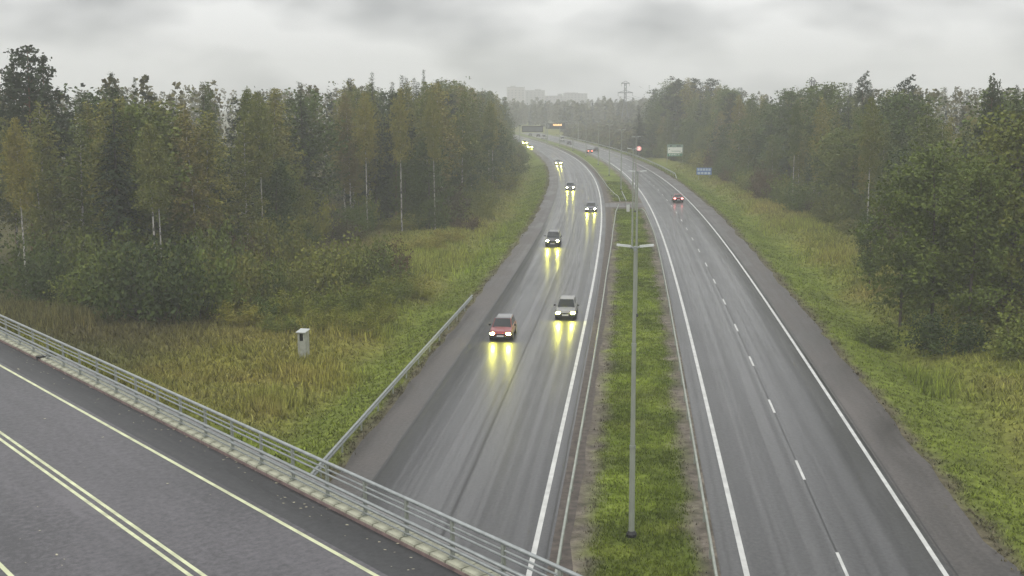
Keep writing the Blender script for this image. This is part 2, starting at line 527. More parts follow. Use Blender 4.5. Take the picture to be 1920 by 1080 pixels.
def ground_base(x, y):
    x = np.asarray(x, float); y = np.asarray(y, float)
    u = UOF(x, y)
    green = np.array([0.092, 0.124, 0.014]); lush = np.array([0.092, 0.126, 0.013])
    straw = np.array([0.270, 0.220, 0.075]); brown = np.array([0.130, 0.098, 0.042]); olive = np.array([0.135, 0.155, 0.020])
    rust = np.array([0.19, 0.115, 0.035]); soil = np.array([0.080, 0.064, 0.050])
    n1 = vnoise(x, y, 9.0, 1)[..., None]; n2 = vnoise(x, y, 3.2, 2)[..., None]; n3 = vnoise(x, y, 1.3, 5)[..., None]
    n1 = n1 * 0.6 + 0.4 * n3
    c = olive * (1 - 0.8 * n1) + straw * n1 * 0.48 + brown * n1 * 0.20
    c = c * (0.62 + 0.38 * n2) + green * (0.38 - 0.38 * n2)
    r = (sstep(0.66, 0.85, vnoise(x, y, 11.0, 9)) * 0.22)[..., None]
    c = c * (1 - r) + rust * r
    # mown, greener strips beside the roads
    for d, w in ((u - R_OUT, 6.0), (L_OUT - u, 5.0)):
        k = (np.where(d > -0.5, 1 - sstep(w * 0.55, w * 1.4, d + 2.0 * (vnoise(x, y, 5.0, 4) - 0.5)), 0) * 0.8)[..., None]
        c = c * (1 - k) + (green * (0.75 + 0.5 * n2)) * k
        e = (np.where(d > -0.8, 1 - sstep(0.2, 1.1, d + 0.8 * (n3[..., 0] - 0.5)), 0) * 0.85)[..., None]
        c = c * (1 - e) + (soil * (0.8 + 0.6 * n3)) * e
    med = (u > L_PAVE - 0.6) & (u < R_PAVE + 0.6)
    g = lush * (0.62 + 0.55 * n2) * (0.7 + 0.55 * n3) + straw * 0.20 * n3 * n1
    bare_l = 1 - sstep(-10.3, -9.4, u + 0.9 * (n3[..., 0] - 0.5))
    bare_r = sstep(-6.1, -5.5, u + 0.7 * (n3[..., 0] - 0.5))
    cross = ((y > 192) & (y < 207)).astype(float)
    bare = np.clip(np.maximum(np.maximum(bare_l, bare_r), cross), 0, 1)[..., None]
    g = g * (1 - bare) + np.array([0.125, 0.108, 0.088]) * (0.6 + 0.8 * n3) * bare
    c = np.where(med[..., None], g, c)
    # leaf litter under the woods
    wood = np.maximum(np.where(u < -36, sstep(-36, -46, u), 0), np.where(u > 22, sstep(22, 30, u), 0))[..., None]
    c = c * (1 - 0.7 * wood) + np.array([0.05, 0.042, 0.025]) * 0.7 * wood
    return c


def build_ground():
    xs = np.unique(np.round(np.concatenate([np.linspace(-1500, -120, 40), np.arange(-120, -45, 2.5), np.arange(-45, 60, 0.8),
                                            np.arange(60, 120, 2.5), np.linspace(120, 1500, 40)]), 3))
    ys = np.unique(np.round(np.concatenate([np.linspace(-80, -20, 12), np.arange(-20, 150, 0.9), np.arange(150, 320, 2.0),
                                            np.arange(320, 660, 5.0), np.linspace(660, 1560, 50)]), 3))
    X, Y = np.meshgrid(xs, ys)
    Z = terrain_z(X, Y)
    V = np.stack([X, Y, Z], -1).reshape(-1, 3)
    ny, nx = X.shape
    idx = np.arange(nx * ny).reshape(ny, nx)
    F = np.stack([idx[:-1, :-1], idx[:-1, 1:], idx[1:, 1:], idx[1:, :-1]], -1).reshape(-1, 4)
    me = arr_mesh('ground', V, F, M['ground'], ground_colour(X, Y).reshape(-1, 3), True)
    kind(link('ground', me), 'structure')


build_ground()


# ------------------------------------------------------------------ motorway
def ysteps(y0, y1, st=2.5):
    n = max(2, int(math.ceil((y1 - y0) / st)) + 1)
    return np.linspace(y0, y1, n)


def strip(name, u0, u1, y0, y1, z, mat, parent=None, st=2.5, skirt=(0, 0), cols=1, wob=0.0, wside=2):
    """a sheet following the road between two offsets"""
    ys = ysteps(y0, y1, st)
    us = list(np.linspace(u0, u1, cols + 1)); zs = [z] * len(us)
    if skirt[0]:
        us = [u0 - skirt[0]] + us; zs = [z - 0.22] + zs
    if skirt[1]:
        us = us + [u1 + skirt[1]]; zs = zs + [z - 0.22]
    V = []; UV = []
    for j, (u, zz) in enumerate(zip(us, zs)):
        ww = wob * (vnoise(ys, ys * 0 + j, 3.0, 6) - 0.5) if wob and j in ((0, len(us) - 1), (0, 1), (len(us) - 2, len(us) - 1))[0 if wside == 2 else 1 + wside] else 0
        x, yy = RP(u + ww, ys)
        V.append(np.stack([x, yy, np.full_like(ys, zz)], -1)); UV.append(np.stack([np.full_like(ys, u), ys], -1))
    V = np.stack(V, 1).reshape(-1, 3); UV = np.stack(UV, 1).reshape(-1, 2)
    k = len(us); ny = len(ys)
    idx = np.arange(k * ny).reshape(ny, k)
    F = np.stack([idx[:-1, :-1], idx[:-1, 1:], idx[1:, 1:], idx[1:, :-1]], -1).reshape(-1, 4)
    me = arr_mesh(name, V, F, mat)
    uvl = me.uv_layers.new(name='road')
    uvl.data.foreach_set('uv', UV[F.ravel()].astype(np.float32).ravel())
    return link(name, me, parent)


Y0, Y1 = -70.0, 900.0
left = kind(strip('left_carriageway', L_SEAM, L_PAVE, Y0, Y1, 0.0, M['asph_l'], skirt=(0.2, 0.4), cols=4), 'structure')
right = kind(strip('right_carriageway', R_PAVE, R_LINE + 0.3, Y0, Y1, 0.0, M['asph_r'], skirt=(0.4, 0.2), cols=4), 'structure')
kind(strip('left_shoulder', L_OUT, L_SEAM, Y0, Y1, -0.004, M['asph_sh'], skirt=(0.5, 0), wob=0.7, wside=0), 'structure')
kind(strip('right_shoulder', R_LINE + 0.3, R_OUT, Y0, Y1, -0.004, M['asph_sh'], skirt=(0, 0.5), wob=0.7, wside=1), 'structure')
kind(strip('median_gravel_strip', L_PAVE, -10.6, Y0, Y1, -0.008, M['gravel'], skirt=(0, 0.4), wob=0.4, wside=1), 'structure')
strip('edge_line', L_EDGE - 0.11, L_EDGE + 0.11, Y0, Y1, 0.005, M['paint'], left)
strip('edge_line', R_EDGE - 0.11, R_EDGE + 0.11, Y0, Y1, 0.005, M['paint'], right)
strip('edge_line', R_LINE - 0.10, R_LINE + 0.10, Y0, Y1, 0.005, M['paint'], right)
for u, w in ((L_SEAM + 0.06, 0.07), (L_MID, 0.05), (L_PAVE - 0.12, 0.04)):
    strip('tar_joint', u - w, u + w, Y0, 420, 0.004, M['tar'], left, wob=0.06)
for u, w in ((0.0, 0.035), (R_LINE + 0.42, 0.03)):
    strip('tar_joint', u - w, u + w, Y0, 320, 0.003, M['tar'], right, wob=0.05)
# lane dashes, 3 m long every 12 m
ya = 54.4 - 12 * 3
yy = ya
i = 0
while yy < 430:
    s = float(xc(yy)[1]); dy = 1 / math.sqrt(1 + s * s)
    strip('lane_dash', -0.065, 0.065, yy - 1.5 * dy, yy + 1.5 * dy, 0.006, M['paint'], right, st=1.6)
    yy += 12 * dy
# paved crossing through the median
kind(strip('median_crossing', L_PAVE + 0.05, R_PAVE - 0.05, 195.5, 203.5, 0.012, M['asph_sh'], st=1.0), 'structure')


# ------------------------------------------------------------------ guardrails
def sweep(profile, path, name, mat, parent):
    """closed profile [(side, z)] swept along path [(x, y, z, rz)]"""
    V = []; k = len(profile)
    for (x, y, z, rz) in path:
        c, s = math.cos(rz), math.sin(rz)
        for (a, b) in profile:
            V.append((x + a * c, y + a * s, z + b))
    F = []
    for i in range(len(path) - 1):
        for j in range(k):
            j2 = (j + 1) % k
            F.append((i * k + j, i * k + j2, (i + 1) * k + j2, (i + 1) * k + j))
    F.append(tuple(range(k))[::-1]); F.append(tuple((len(path) - 1) * k + j for j in range(k)))
    return MB().add(V, F).obj(name, mat, parent)


POST = MB().box(-0.04, 0.04, -0.05, 0.05, -0.6, 0.02).mesh('post', M['galv_d'])
BOXBEAM = [(-0.055, -0.09), (0.055, -0.09), (0.055, 0.05), (0.03, 0.075), (-0.03, 0.075), (-0.055, 0.05)]
WBEAM = [(-0.03, -0.15), (0.03, -0.17), (0.085, -0.13), (0.085, -0.06), (0.01, -0.01), (0.01, 0.01), (0.085, 0.06), (0.085, 0.13), (0.03, 0.17), (-0.03, 0.15),
         (0.035, 0.10), (-0.03, 0.0), (0.035, -0.10)]


def guardrail(ufun, y0, y1, h, profile, label, dip0=0, dip1=0, spacing=4.0, mat='galv_d'):
    root = empty('guardrail', (*RP(float(ufun(y0)), y0), 0.0))
    ox, oy = root.location.x, root.location.y
    path = []
    for y in ysteps(y0, y1, 2.0):
        u = float(ufun(y)); x, _ = RP(u, y)
        z = h
        if dip0 and y - y0 < dip0: z = -0.15 + (h + 0.15) * float(sstep(0, dip0, y - y0))
        if dip1 and y1 - y < dip1: z = -0.15 + (h + 0.15) * float(sstep(0, dip1, y1 - y))
        path.append((float(x) - ox, y - oy, z, heading(y)))
    sweep(profile, path, 'rail_beam', M[mat], root)
    y = y0 + 1.0
    while y < y1:
        u = float(ufun(y)); x, _ = RP(u - 0.02, y)
        z = float(np.interp(y - oy, [p[1] for p in path], [p[2] for p in path]))
        if z > 0.3:
            link('post', POST, root, (float(x) - ox, y - oy, z - 0.04), heading(y))
        y += spacing
    tag(root, label, 'guardrail')
    return root


guardrail(lambda y: np.interp(y, [-30, 47, 75, 115, 155, 180, 193], [-11.05, -10.95, -10.85, -10.8, -10.4, -9.9, -9.2]), -30, 193, 0.72, BOXBEAM,
          'long steel guardrail between the oncoming carriageway and the median grass, nearest section', 0, 0)
guardrail(lambda y: np.interp(y, [206, 215, 233, 267, 353, 560], [-8.6, -9.4, -10.3, -10.85, -10.9, -10.9]), 206, 560, 0.72, BOXBEAM,
          'steel guardrail on the left of the median beyond the gravel crossing, round the bend', 3, 0, 6.0)
guardrail(lambda y: np.interp(y, [-30, 55, 90, 150, 180, 192], [-5.1, -5.1, -5.1, -5.0, -5.3, -6.1]), -30, 192, 0.72, BOXBEAM,
          'long steel guardrail along the left edge of the right carriageway, nearest section', 0, 8)
guardrail(lambda y: np.interp(y, [208, 220, 560], [-5.6, -5.1, -5.1]), 208, 560, 0.72, BOXBEAM,
          'distant steel guardrail on the right side of the median beyond the crossing', 5, 0, 6.0)
guardrail(lambda y: np.interp(y, [-20, 54, 75, 100], [-23.2, -23.05, -22.85, -22.5]), -20, 101, 0.75, WBEAM,
          'corrugated steel guardrail on the grass left of the oncoming lanes, ending near the red car', 0, 0, mat='galv')
guardrail(lambda y: np.interp(y, [270, 350, 420, 600], [7.3, 7.2, 7.0, 7.0]), 270, 600, 0.78, WBEAM,
          'far steel guardrail on the outer right verge below the green and white sign', 4, 0, 6.0)

# short angled barrier and cabinet at the median crossing
bx0 = px_ground(1166, 366); bx1 = px_ground(1174, 384)
r = empty('short_barrier', (bx0[0], bx0[1], 0))
MB().tube([(0, 0, 0.75), (bx1[0] - bx0[0], bx1[1] - bx0[1], 0.75)], 0.09, 6).obj('rail_beam', M['galv'], r)
for f in (0.08, 0.5, 0.92):
    MB().box(-0.05, 0.05, -0.05, 0.05, -0.4, 0.7).obj('post', M['galv_d'], r).location = ((bx1[0] - bx0[0]) * f, (bx1[1] - bx0[1]) * f, 0)
tag(r, 'short slanting steel barrier piece in the median beside the small white cabinet', 'barrier')
bx = px_ground(1177.5, 397)
r = empty('median_cabinet', (bx[0], bx[1], -0.25))
MB().box(-0.24, 0.24, -0.2, 0.2, 0.1, 1.45).obj('body', M['white'], r)
MB().box(-0.28, 0.28, -0.24, 0.24, 1.452, 1.52).obj('lid', M['galv'], r)
MB().box(-0.2, 0.2, -0.16, 0.16, -0.2, 0.1).obj('plinth', M['conc_d'], r)
tag(r, 'small white cabinet standing on the median grass by the crossing', 'cabinet')


# ------------------------------------------------------------------ lamp posts along the median
def make_lamp():
    root = empty('lamp_post')
    m = MB()
    m.tube([(0, 0, -0.4), (0, 0, 3.9)], [0.125, 0.115], 12)
    m.tube([(0, 0, 3.9), (0, 0, 8.0)], [0.10, 0.09], 12)
    m.tube([(0, 0, 8.0), (0, 0, 11.7)], [0.078, 0.062], 12)
    p = m.obj('pole', M['pole'], root)
    MB().tube([(0, 0, 3.82), (0, 0, 3.95)], 0.128, 12).obj('collar', M['galv_d'], p)
    MB().tube([(0, 0, 7.93), (0, 0, 8.05)], 0.102, 12).obj('collar', M['galv_d'], p)
    MB().tube([(0, 0, -0.3), (0, 0, 0.30), (0, 0, 0.42)], [0.24, 0.22, 0.15], 12).obj('base_collar', M['black'], root)
    MB().tube([(0, 0, 11.66), (0, 0, 11.84)], 0.075, 10).obj('bracket', M['galv'], root)
    for s in (-1, 1):
        MB().tube([(s * 0.05, 0, 11.76), (s * 0.20, 0, 11.84)], 0.035, 8).obj('arm', M['galv'], root)
        x0, x1 = s * 0.18, s * 0.74
        MB().hexa([(x0, -0.08, 11.80), (x1, -0.13, 11.86), (x1, 0.13, 11.86), (x0, 0.08, 11.80),
                   (x0, -0.06, 11.88), (x1, -0.10, 11.93), (x1, 0.10, 11.93), (x0, 0.06, 11.88)]).obj('lamp_head', M['lamp'], root)
    return root


lamp = make_lamp()
KIDS_L = list(lamp.children)
LAMP_LABELS = [
    'nearest twin-headed lamp post rising from the median grass in front of the bridge railing',
    'second lamp post of the median row, its twin heads above the crossing',
    'third lamp post along the median, standing just short of the gravel crossing',
    'fourth lamp post along the median, beside the small white cabinet',
    'fifth lamp post along the median, first one beyond the gravel crossing',
    'sixth lamp post along the median, where the road bends left',
    'seventh lamp post along the median, faint in the haze on the bend',
    'eighth lamp post along the median, hazy, past the orange-lit far car',
    'ninth lamp post along the median, thin and pale in the haze',
    'tenth lamp post along the median, farthest visible one on the bend']
lamp_px = {0: (1184, 1005), 3: (1177, 392), 4: (1161.5, 356), 5: (1142, 330), 6: (1121, 309)}
for i in range(10):
    o = lamp if i == 0 else copy_tree(lamp)
    if i == 0:
        x, y = px_ground(1184, 1005)
    elif i in (1, 2):
        y = (95.0, 140.0)[i - 1]
        x = (1194.0 - 960, 1187.0 - 960)[i - 1] / FPX * (y * math.cos(PITCH) + (CAMH - 6) * math.sin(PITCH))
    else:
        y = (187.0, 233.0, 280.0, 327.0, 374.0, 421.0, 468.0)[i - 3]
        x = float(RP({3: -6.6, 4: -7.6, 5: -8.0, 6: -7.9, 7: -7.9, 8: -7.9, 9: -7.9}[i], y)[0])
    o.location = (x, y, -0.2)
    o.rotation_euler = (0, 0, heading(y))
    o.scale = (1, 1, 1.045)
    tag(o, LAMP_LABELS[i], 'lamp post', 'lamp posts along the median')


# ------------------------------------------------------------------ the bridge we look across
EJ = 52.5
bridge = empty('road_bridge', BP(11.2, 0, 0))


def bobj(mb, name, mat, parent=bridge, smooth=False):
    o = mb.obj(name, mat, None, smooth)
    o.parent = parent
    pw = parent.location if parent is bridge else Vector((0, 0, 0))
    o.location = -Vector(pw)
    return o


def bquad(name, n0, n1, t0, t1, z, mat):
    ts = np.linspace(t0, t1, max(2, int((t1 - t0) / 4) + 1))
    V = []; UV = []
    for t in ts:
        for n in (n0, n1):
            V.append(BP(n, t, z)); UV.append((n, t))
    V = np.array(V); UV = np.array(UV)
    F = np.array([(2 * i, 2 * i + 1, 2 * i + 3, 2 * i + 2) for i in range(len(ts) - 1)])
    me = arr_mesh(name, V, F, mat)
    me.uv_layers.new(name='road').data.foreach_set('uv', UV[F.ravel()].astype(np.float32).ravel())
    o = link(name, me, bridge)
    o.location = -Vector(bridge.location)
    return o


def bbox(mb, n0, n1, t0, t1, z0, z1):
    return mb.hexa([BP(n0, t0, z0), BP(n1, t0, z0), BP(n1, t1, z0), BP(n0, t1, z0), BP(n0, t0, z1), BP(n1, t0, z1), BP(n1, t1, z1), BP(n0, t1, z1)])


bobj(bbox(MB(), 5.6, 16.78, -30, EJ, DECK - 0.85, DECK - 0.006), 'deck_slab', M['conc_d'])
bquad('road_surface', 5.9, 14.72, -60, 110, DECK, M['asph_br'])
bquad('road_shoulder', 14.72, 16.125, -60, 110, DECK - 0.003, M['asph_bs'])
bquad('edge_line', 14.44, 14.56, -60, 55.4, DECK + 0.006, M['paint_c'])
bquad('edge_line', 14.44, 14.56, 56.2, 110, DECK + 0.006, M['paint_c'])
bquad('centre_line', 11.25, 11.36, -60, 110, DECK + 0.006, M['paint_c'])
bquad('centre_line', 10.99, 11.10, -60, 110, DECK + 0.006, M['paint_c'])
bquad('edge_line', 7.64, 7.76, -60, 110, DECK + 0.006, M['paint_c'])
bobj(bbox(MB(), 16.80, 17.0, -30, EJ, DECK - 0.95, DECK + 0.06), 'edge_beam', M['conc_d'])
bobj(bbox(MB(), 16.105, 16.125, -40, 108, DECK - 0.06, DECK + 0.085), 'kerb_face', M['conc_p'])
bobj(bbox(MB(), 5.5, 5.9, -30, EJ, DECK - 0.5, DECK + 0.12), 'far_kerb', M['conc'])
bobj(bbox(MB(), 16.09, 16.82, EJ - 0.11, EJ + 0.11, DECK - 0.02, DECK + 0.155), 'expansion_joint', M['black'])
# kerb stones, each with its own edges
KS = 0.66
ks = [MB().hexa([(0.0, 0.012, -0.1), (0.64, 0.012, -0.1), (0.64, KS - 0.014, -0.1), (0.0, KS - 0.014, -0.1),
                 (0.05, 0.03, a), (0.64, 0.02, b), (0.64, KS - 0.02, c), (0.05, KS - 0.03, d)]).mesh('kerb_stone', M['conc'])
      for a, b, c, d in ((0.12, 0.125, 0.122, 0.124), (0.112, 0.13, 0.128, 0.118), (0.122, 0.118, 0.13, 0.114))]
bl = Vector(bridge.location)
t = 14.0
i = 0
while t < 92:
    if abs(t + KS / 2 - EJ) > KS * 0.7:
        p = Vector(BP(16.128 + 0.006 * ((i * 7) % 3), t, DECK))
        link('kerb_stone', ks[(i * 5) % 3], bridge, p - bl, BA * -1)
    t += KS; i += 1
bobj(bbox(MB(), 16.128, 16.77, -30, 14.0, DECK - 0.1, DECK + 0.12), 'kerb', M['conc'])
for (pn, pt) in ((8.5, 20), (14.0, 21), (8.5, 39.5), (14.0, 40), (8.5, -16.0), (14.0, -16)):
    x, y, _ = BP(pn, pt, 0)
    o = MB().tube([(x, y, -0.5), (x, y, DECK - 0.86)], 0.5, 16).obj('column', M['conc_d'], bridge)
    o.location = -bl
tag(bridge, 'grey asphalt overpass with double centre line and pale kerb in the lower left corner', 'bridge')

rail = empty('bridge_railing', BP(16.4, 20, DECK))
rl = Vector(rail.location)
T0, T1 = 2.0, 100.0


def rtube(name, n, z, r, mat='galv', sides=8):
    o = MB().tube([BP(n, T0, DECK + z), BP(n, T1, DECK + z)], r, sides).obj(name, M[mat], rail, True)
    o.location = -rl


rtube('top_rail', 16.42, 1.13, 0.055, 'galv', 10)
rtube('tube_rail', 16.42, 0.94, 0.028)
rtube('tube_rail', 16.40, 0.80, 0.03)
rtube('guard_tube', 16.27, 0.61, 0.052, 'galv', 10)
rtube('guard_tube', 16.27, 0.45, 0.052, 'galv', 10)
rtube('base_rail', 16.40, 0.185, 0.024)
pm = MB().box(-0.035, 0.035, -0.05, 0.05, 0.10, 1.09)
pm.box(-0.16, 0.02, -0.03, 0.03, 0.59, 0.63).box(-0.16, 0.02, -0.03, 0.03, 0.43, 0.47)
pm.box(-0.09, 0.09, -0.09, 0.09, 0.118, 0.15)
PM = pm.mesh('post', M['galv_d'])
t = 25.93 - 2.0 * 11
while t < T1:
    link('post', PM, rail, Vector(BP(16.42, t, DECK)) - rl, -BA)
    t += 2.0
tag(rail, 'galvanised steel bridge railing with several horizontal tubes running down to the right', 'railing')

# fallen leaves and grit on the bridge shoulder
V = []; F = []
for _ in range(150):
    n = 14.7 + 1.38 * random.random() ** 0.35; tt = random.uniform(18, 62)
    if random.random() < 0.25: n = random.uniform(8, 14.5)
    x, y, _z = BP(n, tt, 0); a = random.random() * 6.28; s = random.uniform(0.02, 0.055)
    o = len(V)
    for k in range(4):
        V.append((x + s * math.cos(a + k * 1.57), y + s * math.sin(a + k * 1.57) * 0.7, DECK + 0.012 + 0.012 * random.random()))
    F.append((o, o + 1, o + 2, o + 3))
o = MB().add(V, F).obj('fallen_leaves', M['fallen'])
kind(tag(o, 'scattered fallen leaves on the bridge asphalt beside the kerb', 'leaves'), 'stuff')


# ------------------------------------------------------------------ roadside cabinet on the meadow
x, y = px_ground(570, 671)
z = float(terrain_z(x, y))
cab = empty('roadside_cabinet', (x, y, z), math.radians(-14))
w, d, h = 0.29, 0.34, 1.9
b = MB()
b.box(-w, -0.15, -d, -d + 0.06, 0.18, h).box(0.13, w, -d, -d + 0.06, 0.18, h).box(-0.15, 0.13, -d, -d + 0.06, 0.18, 1.28).box(-0.15, 0.13, -d, -d + 0.06, 1.80, h)
b.box(-w, -w + 0.05, -d + 0.06, d, 0.18, h).box(w - 0.05, w, -d + 0.06, d, 0.18, h).box(-w + 0.05, w - 0.05, d - 0.05, d, 0.18, h).box(-w + 0.05, w - 0.05, -d + 0.06, d - 0.05, 0.18, 0.24)
b.obj('body', M['cabgrey'], cab)
MB().hexa([(-w - 0.07, -d - 0.14, h - 0.01), (w + 0.07, -d - 0.14, h - 0.01), (w + 0.07, d + 0.08, h + 0.10), (-w - 0.07, d + 0.08, h + 0.10),
           (-w - 0.07, -d - 0.14, h + 0.04), (w + 0.07, -d - 0.14, h + 0.04), (w + 0.07, d + 0.08, h + 0.15), (-w - 0.07, d + 0.08, h + 0.15)]).obj('roof', M['lamp'], cab)
MB().box(-0.2, 0.2, -d + 0.18, -d + 0.22, 1.2, 1.85).obj('window', M['black'], cab)
MB().tube([(-0.03, -d + 0.17, 1.42), (-0.03, -d + 0.02, 1.42)], 0.09, 12).obj('instrument', M['glass'], cab)
for sx in (-0.18, 0.18):
    MB().box(sx - 0.08, sx + 0.08, -0.3, 0.3, -0.5, 0.18).obj('foot', M['conc_d'], cab)
tag(cab, 'pale grey upright cabinet with sloped roof and dark window, standing on the left meadow', 'cabinet')


# ------------------------------------------------------------------ signs
def sign_at(name, x, y, face_rz):
    z = float(terrain_z(x, y))
    return empty(name, (x, y, z), face_rz)


# green and white direction sign
x, y = 47.6, 336.0
s = sign_at('direction_sign', x, y, math.radians(-7))
W2, Z0, Z1 = 2.2, 1.95, 5.35
MB().box(-W2, W2, -0.03, 0.03, Z0, Z1).obj('panel', M['sign_gg'], s)
MB().box(-W2 + 0.12, W2 - 0.12, -0.05, -0.034, Z0 + 0.85, Z1 - 0.78).obj('white_field', M['sign_w'], s)
MB().box(-W2 + 0.06, W2 - 0.06, -0.05, -0.034, Z0 + 0.08, Z0 + 0.80).obj('green_field', M['sign_g'], s)
m = MB()
for a, c in ((-1.45, -0.95), (0.45, 0.75), (0.8, 1.0), (1.05, 1.3), (1.35, 1.6)):
    m.box(a, c, -0.06, -0.052, Z1 - 0.58, Z1 - 0.22)
m.obj('lettering', M['sign_k'], s)
m = MB()
for k in range(9):
    m.box(-1.0 + k * 0.3, -1.0 + k * 0.3 + 0.2, -0.06, -0.052, Z0 + 1.35, Z0 + 1.62)
m.box(-1.8, -1.5, -0.06, -0.052, Z0 + 1.9, Z0 + 2.1)
m.obj('lettering', M['sign_gg'], s)
m = MB()
for k in range(7):
    m.box(-1.7 + k * 0.45, -1.7 + k * 0.45 + 0.3, -0.06, -0.052, Z0 + 0.3, Z0 + 0.6)
m.obj('lettering', M['sign_w'], s)
for sx in (-W2 - 0.06, W2 + 0.06):
    MB().tube([(sx, 0.05, -1.0), (sx, 0.05, Z1)], 0.08, 8).obj('post', M['galv_d'], s)
tag(s, 'large white and green motorway direction sign in front of the right wood', 'road sign')

x, y = 45.3, 271.0
s = sign_at('service_sign', x, y, math.radians(-10))
MB().box(-1.75, 1.75, -0.03, 0.03, 1.0, 2.65).obj('panel', M['sign_b'], s)
m = MB()
for k in range(5):
    a = -1.55 + k * 0.64
    m.box(a, a + 0.5, -0.05, -0.034, 1.95, 2.5)
for k in range(4):
    a = -1.5 + k * 0.78
    m.box(a, a + 0.6, -0.05, -0.034, 1.15, 1.65)
m.obj('symbols', M['sign_lb'], s)
for sx in (-1.2, 1.2):
    MB().tube([(sx, 0.07, -1.0), (sx, 0.07, 2.5)], 0.06, 8).obj('post', M['galv_d'], s)
tag(s, 'small blue information sign with pale symbols low at the right wood edge', 'road sign')

x, y = 40.3, 365.0
s = sign_at('variable_speed_sign', x, y, math.radians(-4))
zc = 3.0 - s.location.z
MB().tube([(0, -0.06, zc), (0, 0.14, zc)], 1.12, 28).obj('housing', M['black'], s)
MB().disc((0, zc), 0.80, -0.075, 28, 0.46).obj('lit_ring', M['redlamp'], s)
MB().disc((0, zc), 0.42, -0.078, 24).obj('lit_centre', M['pinklamp'], s)
MB().tube([(0, 0.2, -1.0), (0, 0.2, zc + 0.5)], 0.07, 8).obj('post', M['galv_d'], s)
tag(s, 'round black roadside sign glowing red at the far right edge of the carriageway', 'road sign')


def gantry(x0, x1, y, panels, label, back, posts):
    g = empty('sign_gantry', (x0, y, 0))
    zb = 8.1
    m = MB()
    m.box(0, x1 - x0, 0.25, 0.37, zb + 0.5, zb + 0.62).box(0, x1 - x0, 0.25, 0.37, zb - 0.6, zb - 0.48)
    n = int((x1 - x0) / 1.2)
    for k in range(n):
        a = k * (x1 - x0) / n; c = (k + 1) * (x1 - x0) / n
        m.tube([(a, 0.31, zb - 0.54), (c, 0.31, zb + 0.56)] if k % 2 else [(a, 0.31, zb + 0.56), (c, 0.31, zb - 0.54)], 0.04, 4)
    m.obj('truss', M['galv_d'], g)
    for p in posts:
        MB().tube([(p - x0, 0.31, -1), (p - x0, 0.31, zb + 0.6)], 0.16, 8).obj('post', M['galv_d'], g)
    for (a, c, z0, z1) in panels:
        a -= x0; c -= x0
        MB().box(a, c, -0.12, 0.12, z0, z1).obj('panel', M['panelgrey' if back else 'sign_k'], g)
        f = MB()
        f.box(a - 0.08, c + 0.08, -0.2, -0.122, z1 - 0.30, z1 + 0.08).box(a - 0.08, c + 0.08, -0.2, -0.122, z0 - 0.08, z0 + 0.25)
        f.box(a - 0.08, a + 0.16, -0.2, -0.122, z0 + 0.252, z1 - 0.302).box(c - 0.16, c + 0.08, -0.2, -0.122, z0 + 0.252, z1 - 0.302)
        f.obj('frame', M['sign_k'], g)
        if not back:
            MB().box(a + 0.9, a + 1.3, -0.2, -0.122, z0 + 0.4, z1 - 0.4).obj('divider', M['galv'], g)
    tag(g, label, 'gantry')
    return g


gantry(3.2, 15.0, 476.0, [(4.5, 12.9, 5.45, 7.75)], 'grey back of an overhead sign gantry spanning the oncoming carriageway in the haze', True, (3.4, 14.8))
g = gantry(15.6, 31.0, 535.0, [(16.2, 24.9, 5.3, 7.7)], 'dark overhead sign gantry with glowing amber text over the right carriageway', False, (15.8, 30.9))
m = MB()
rr = random.Random(4)
xx = 3.7
while xx < 7.5:
    wd = rr.choice((0.22, 0.32, 0.4))
    m.box(xx - 0.0, xx + wd, -0.24, -0.205, 6.75 - 0.1, 7.45 - rr.choice((0, 0, 0.12)))
    xx += wd + 0.13
m.obj('amber_text', M['amber'], g)


# ------------------------------------------------------------------ cars
def paint_mat(name, col, rough=0.28, metal=0.25):
    m, nt, b = new_mat(name)
    b.inputs['Metallic'].default_value = metal
    b.inputs['Roughness'].default_value = rough
    b.inputs['Coat Weight'].default_value = 0.6
    b.inputs['Coat Roughness'].default_value = 0.12
    tc = nt.nodes.new('ShaderNodeTexCoord')
    no = nt.nodes.new('ShaderNodeTexNoise'); no.inputs['Scale'].default_value = 3; no.inputs['Detail'].default_value = 5
    nt.links.new(tc.outputs['Object'], no.inputs['Vector'])
    ra = nt.nodes.new('ShaderNodeValToRGB')
    ra.color_ramp.elements[0].position = 0.35; ra.color_ramp.elements[1].position = 0.7
    ra.color_ramp.elements[0].color = tuple(c * 0.75 + 0.01 for c in col) + (1,)
    ra.color_ramp.elements[1].color = tuple(col) + (1,)
    nt.links.new(no.outputs['Fac'], ra.inputs[0]); nt.links.new(ra.outputs[0], b.inputs['Base Color'])
    return m


WHEEL = MB().tube([(-0.11, 0, 0), (-0.09, 0, 0), (0.09, 0, 0), (0.11, 0, 0)], [0.27, 0.31, 0.31, 0.27], 18).mesh('wheel', M['tyre'], False)
RIM = MB().tube([(-0.115, 0, 0), (0.118, 0, 0)], 0.2, 14).mesh('rim', M['rim'], False)


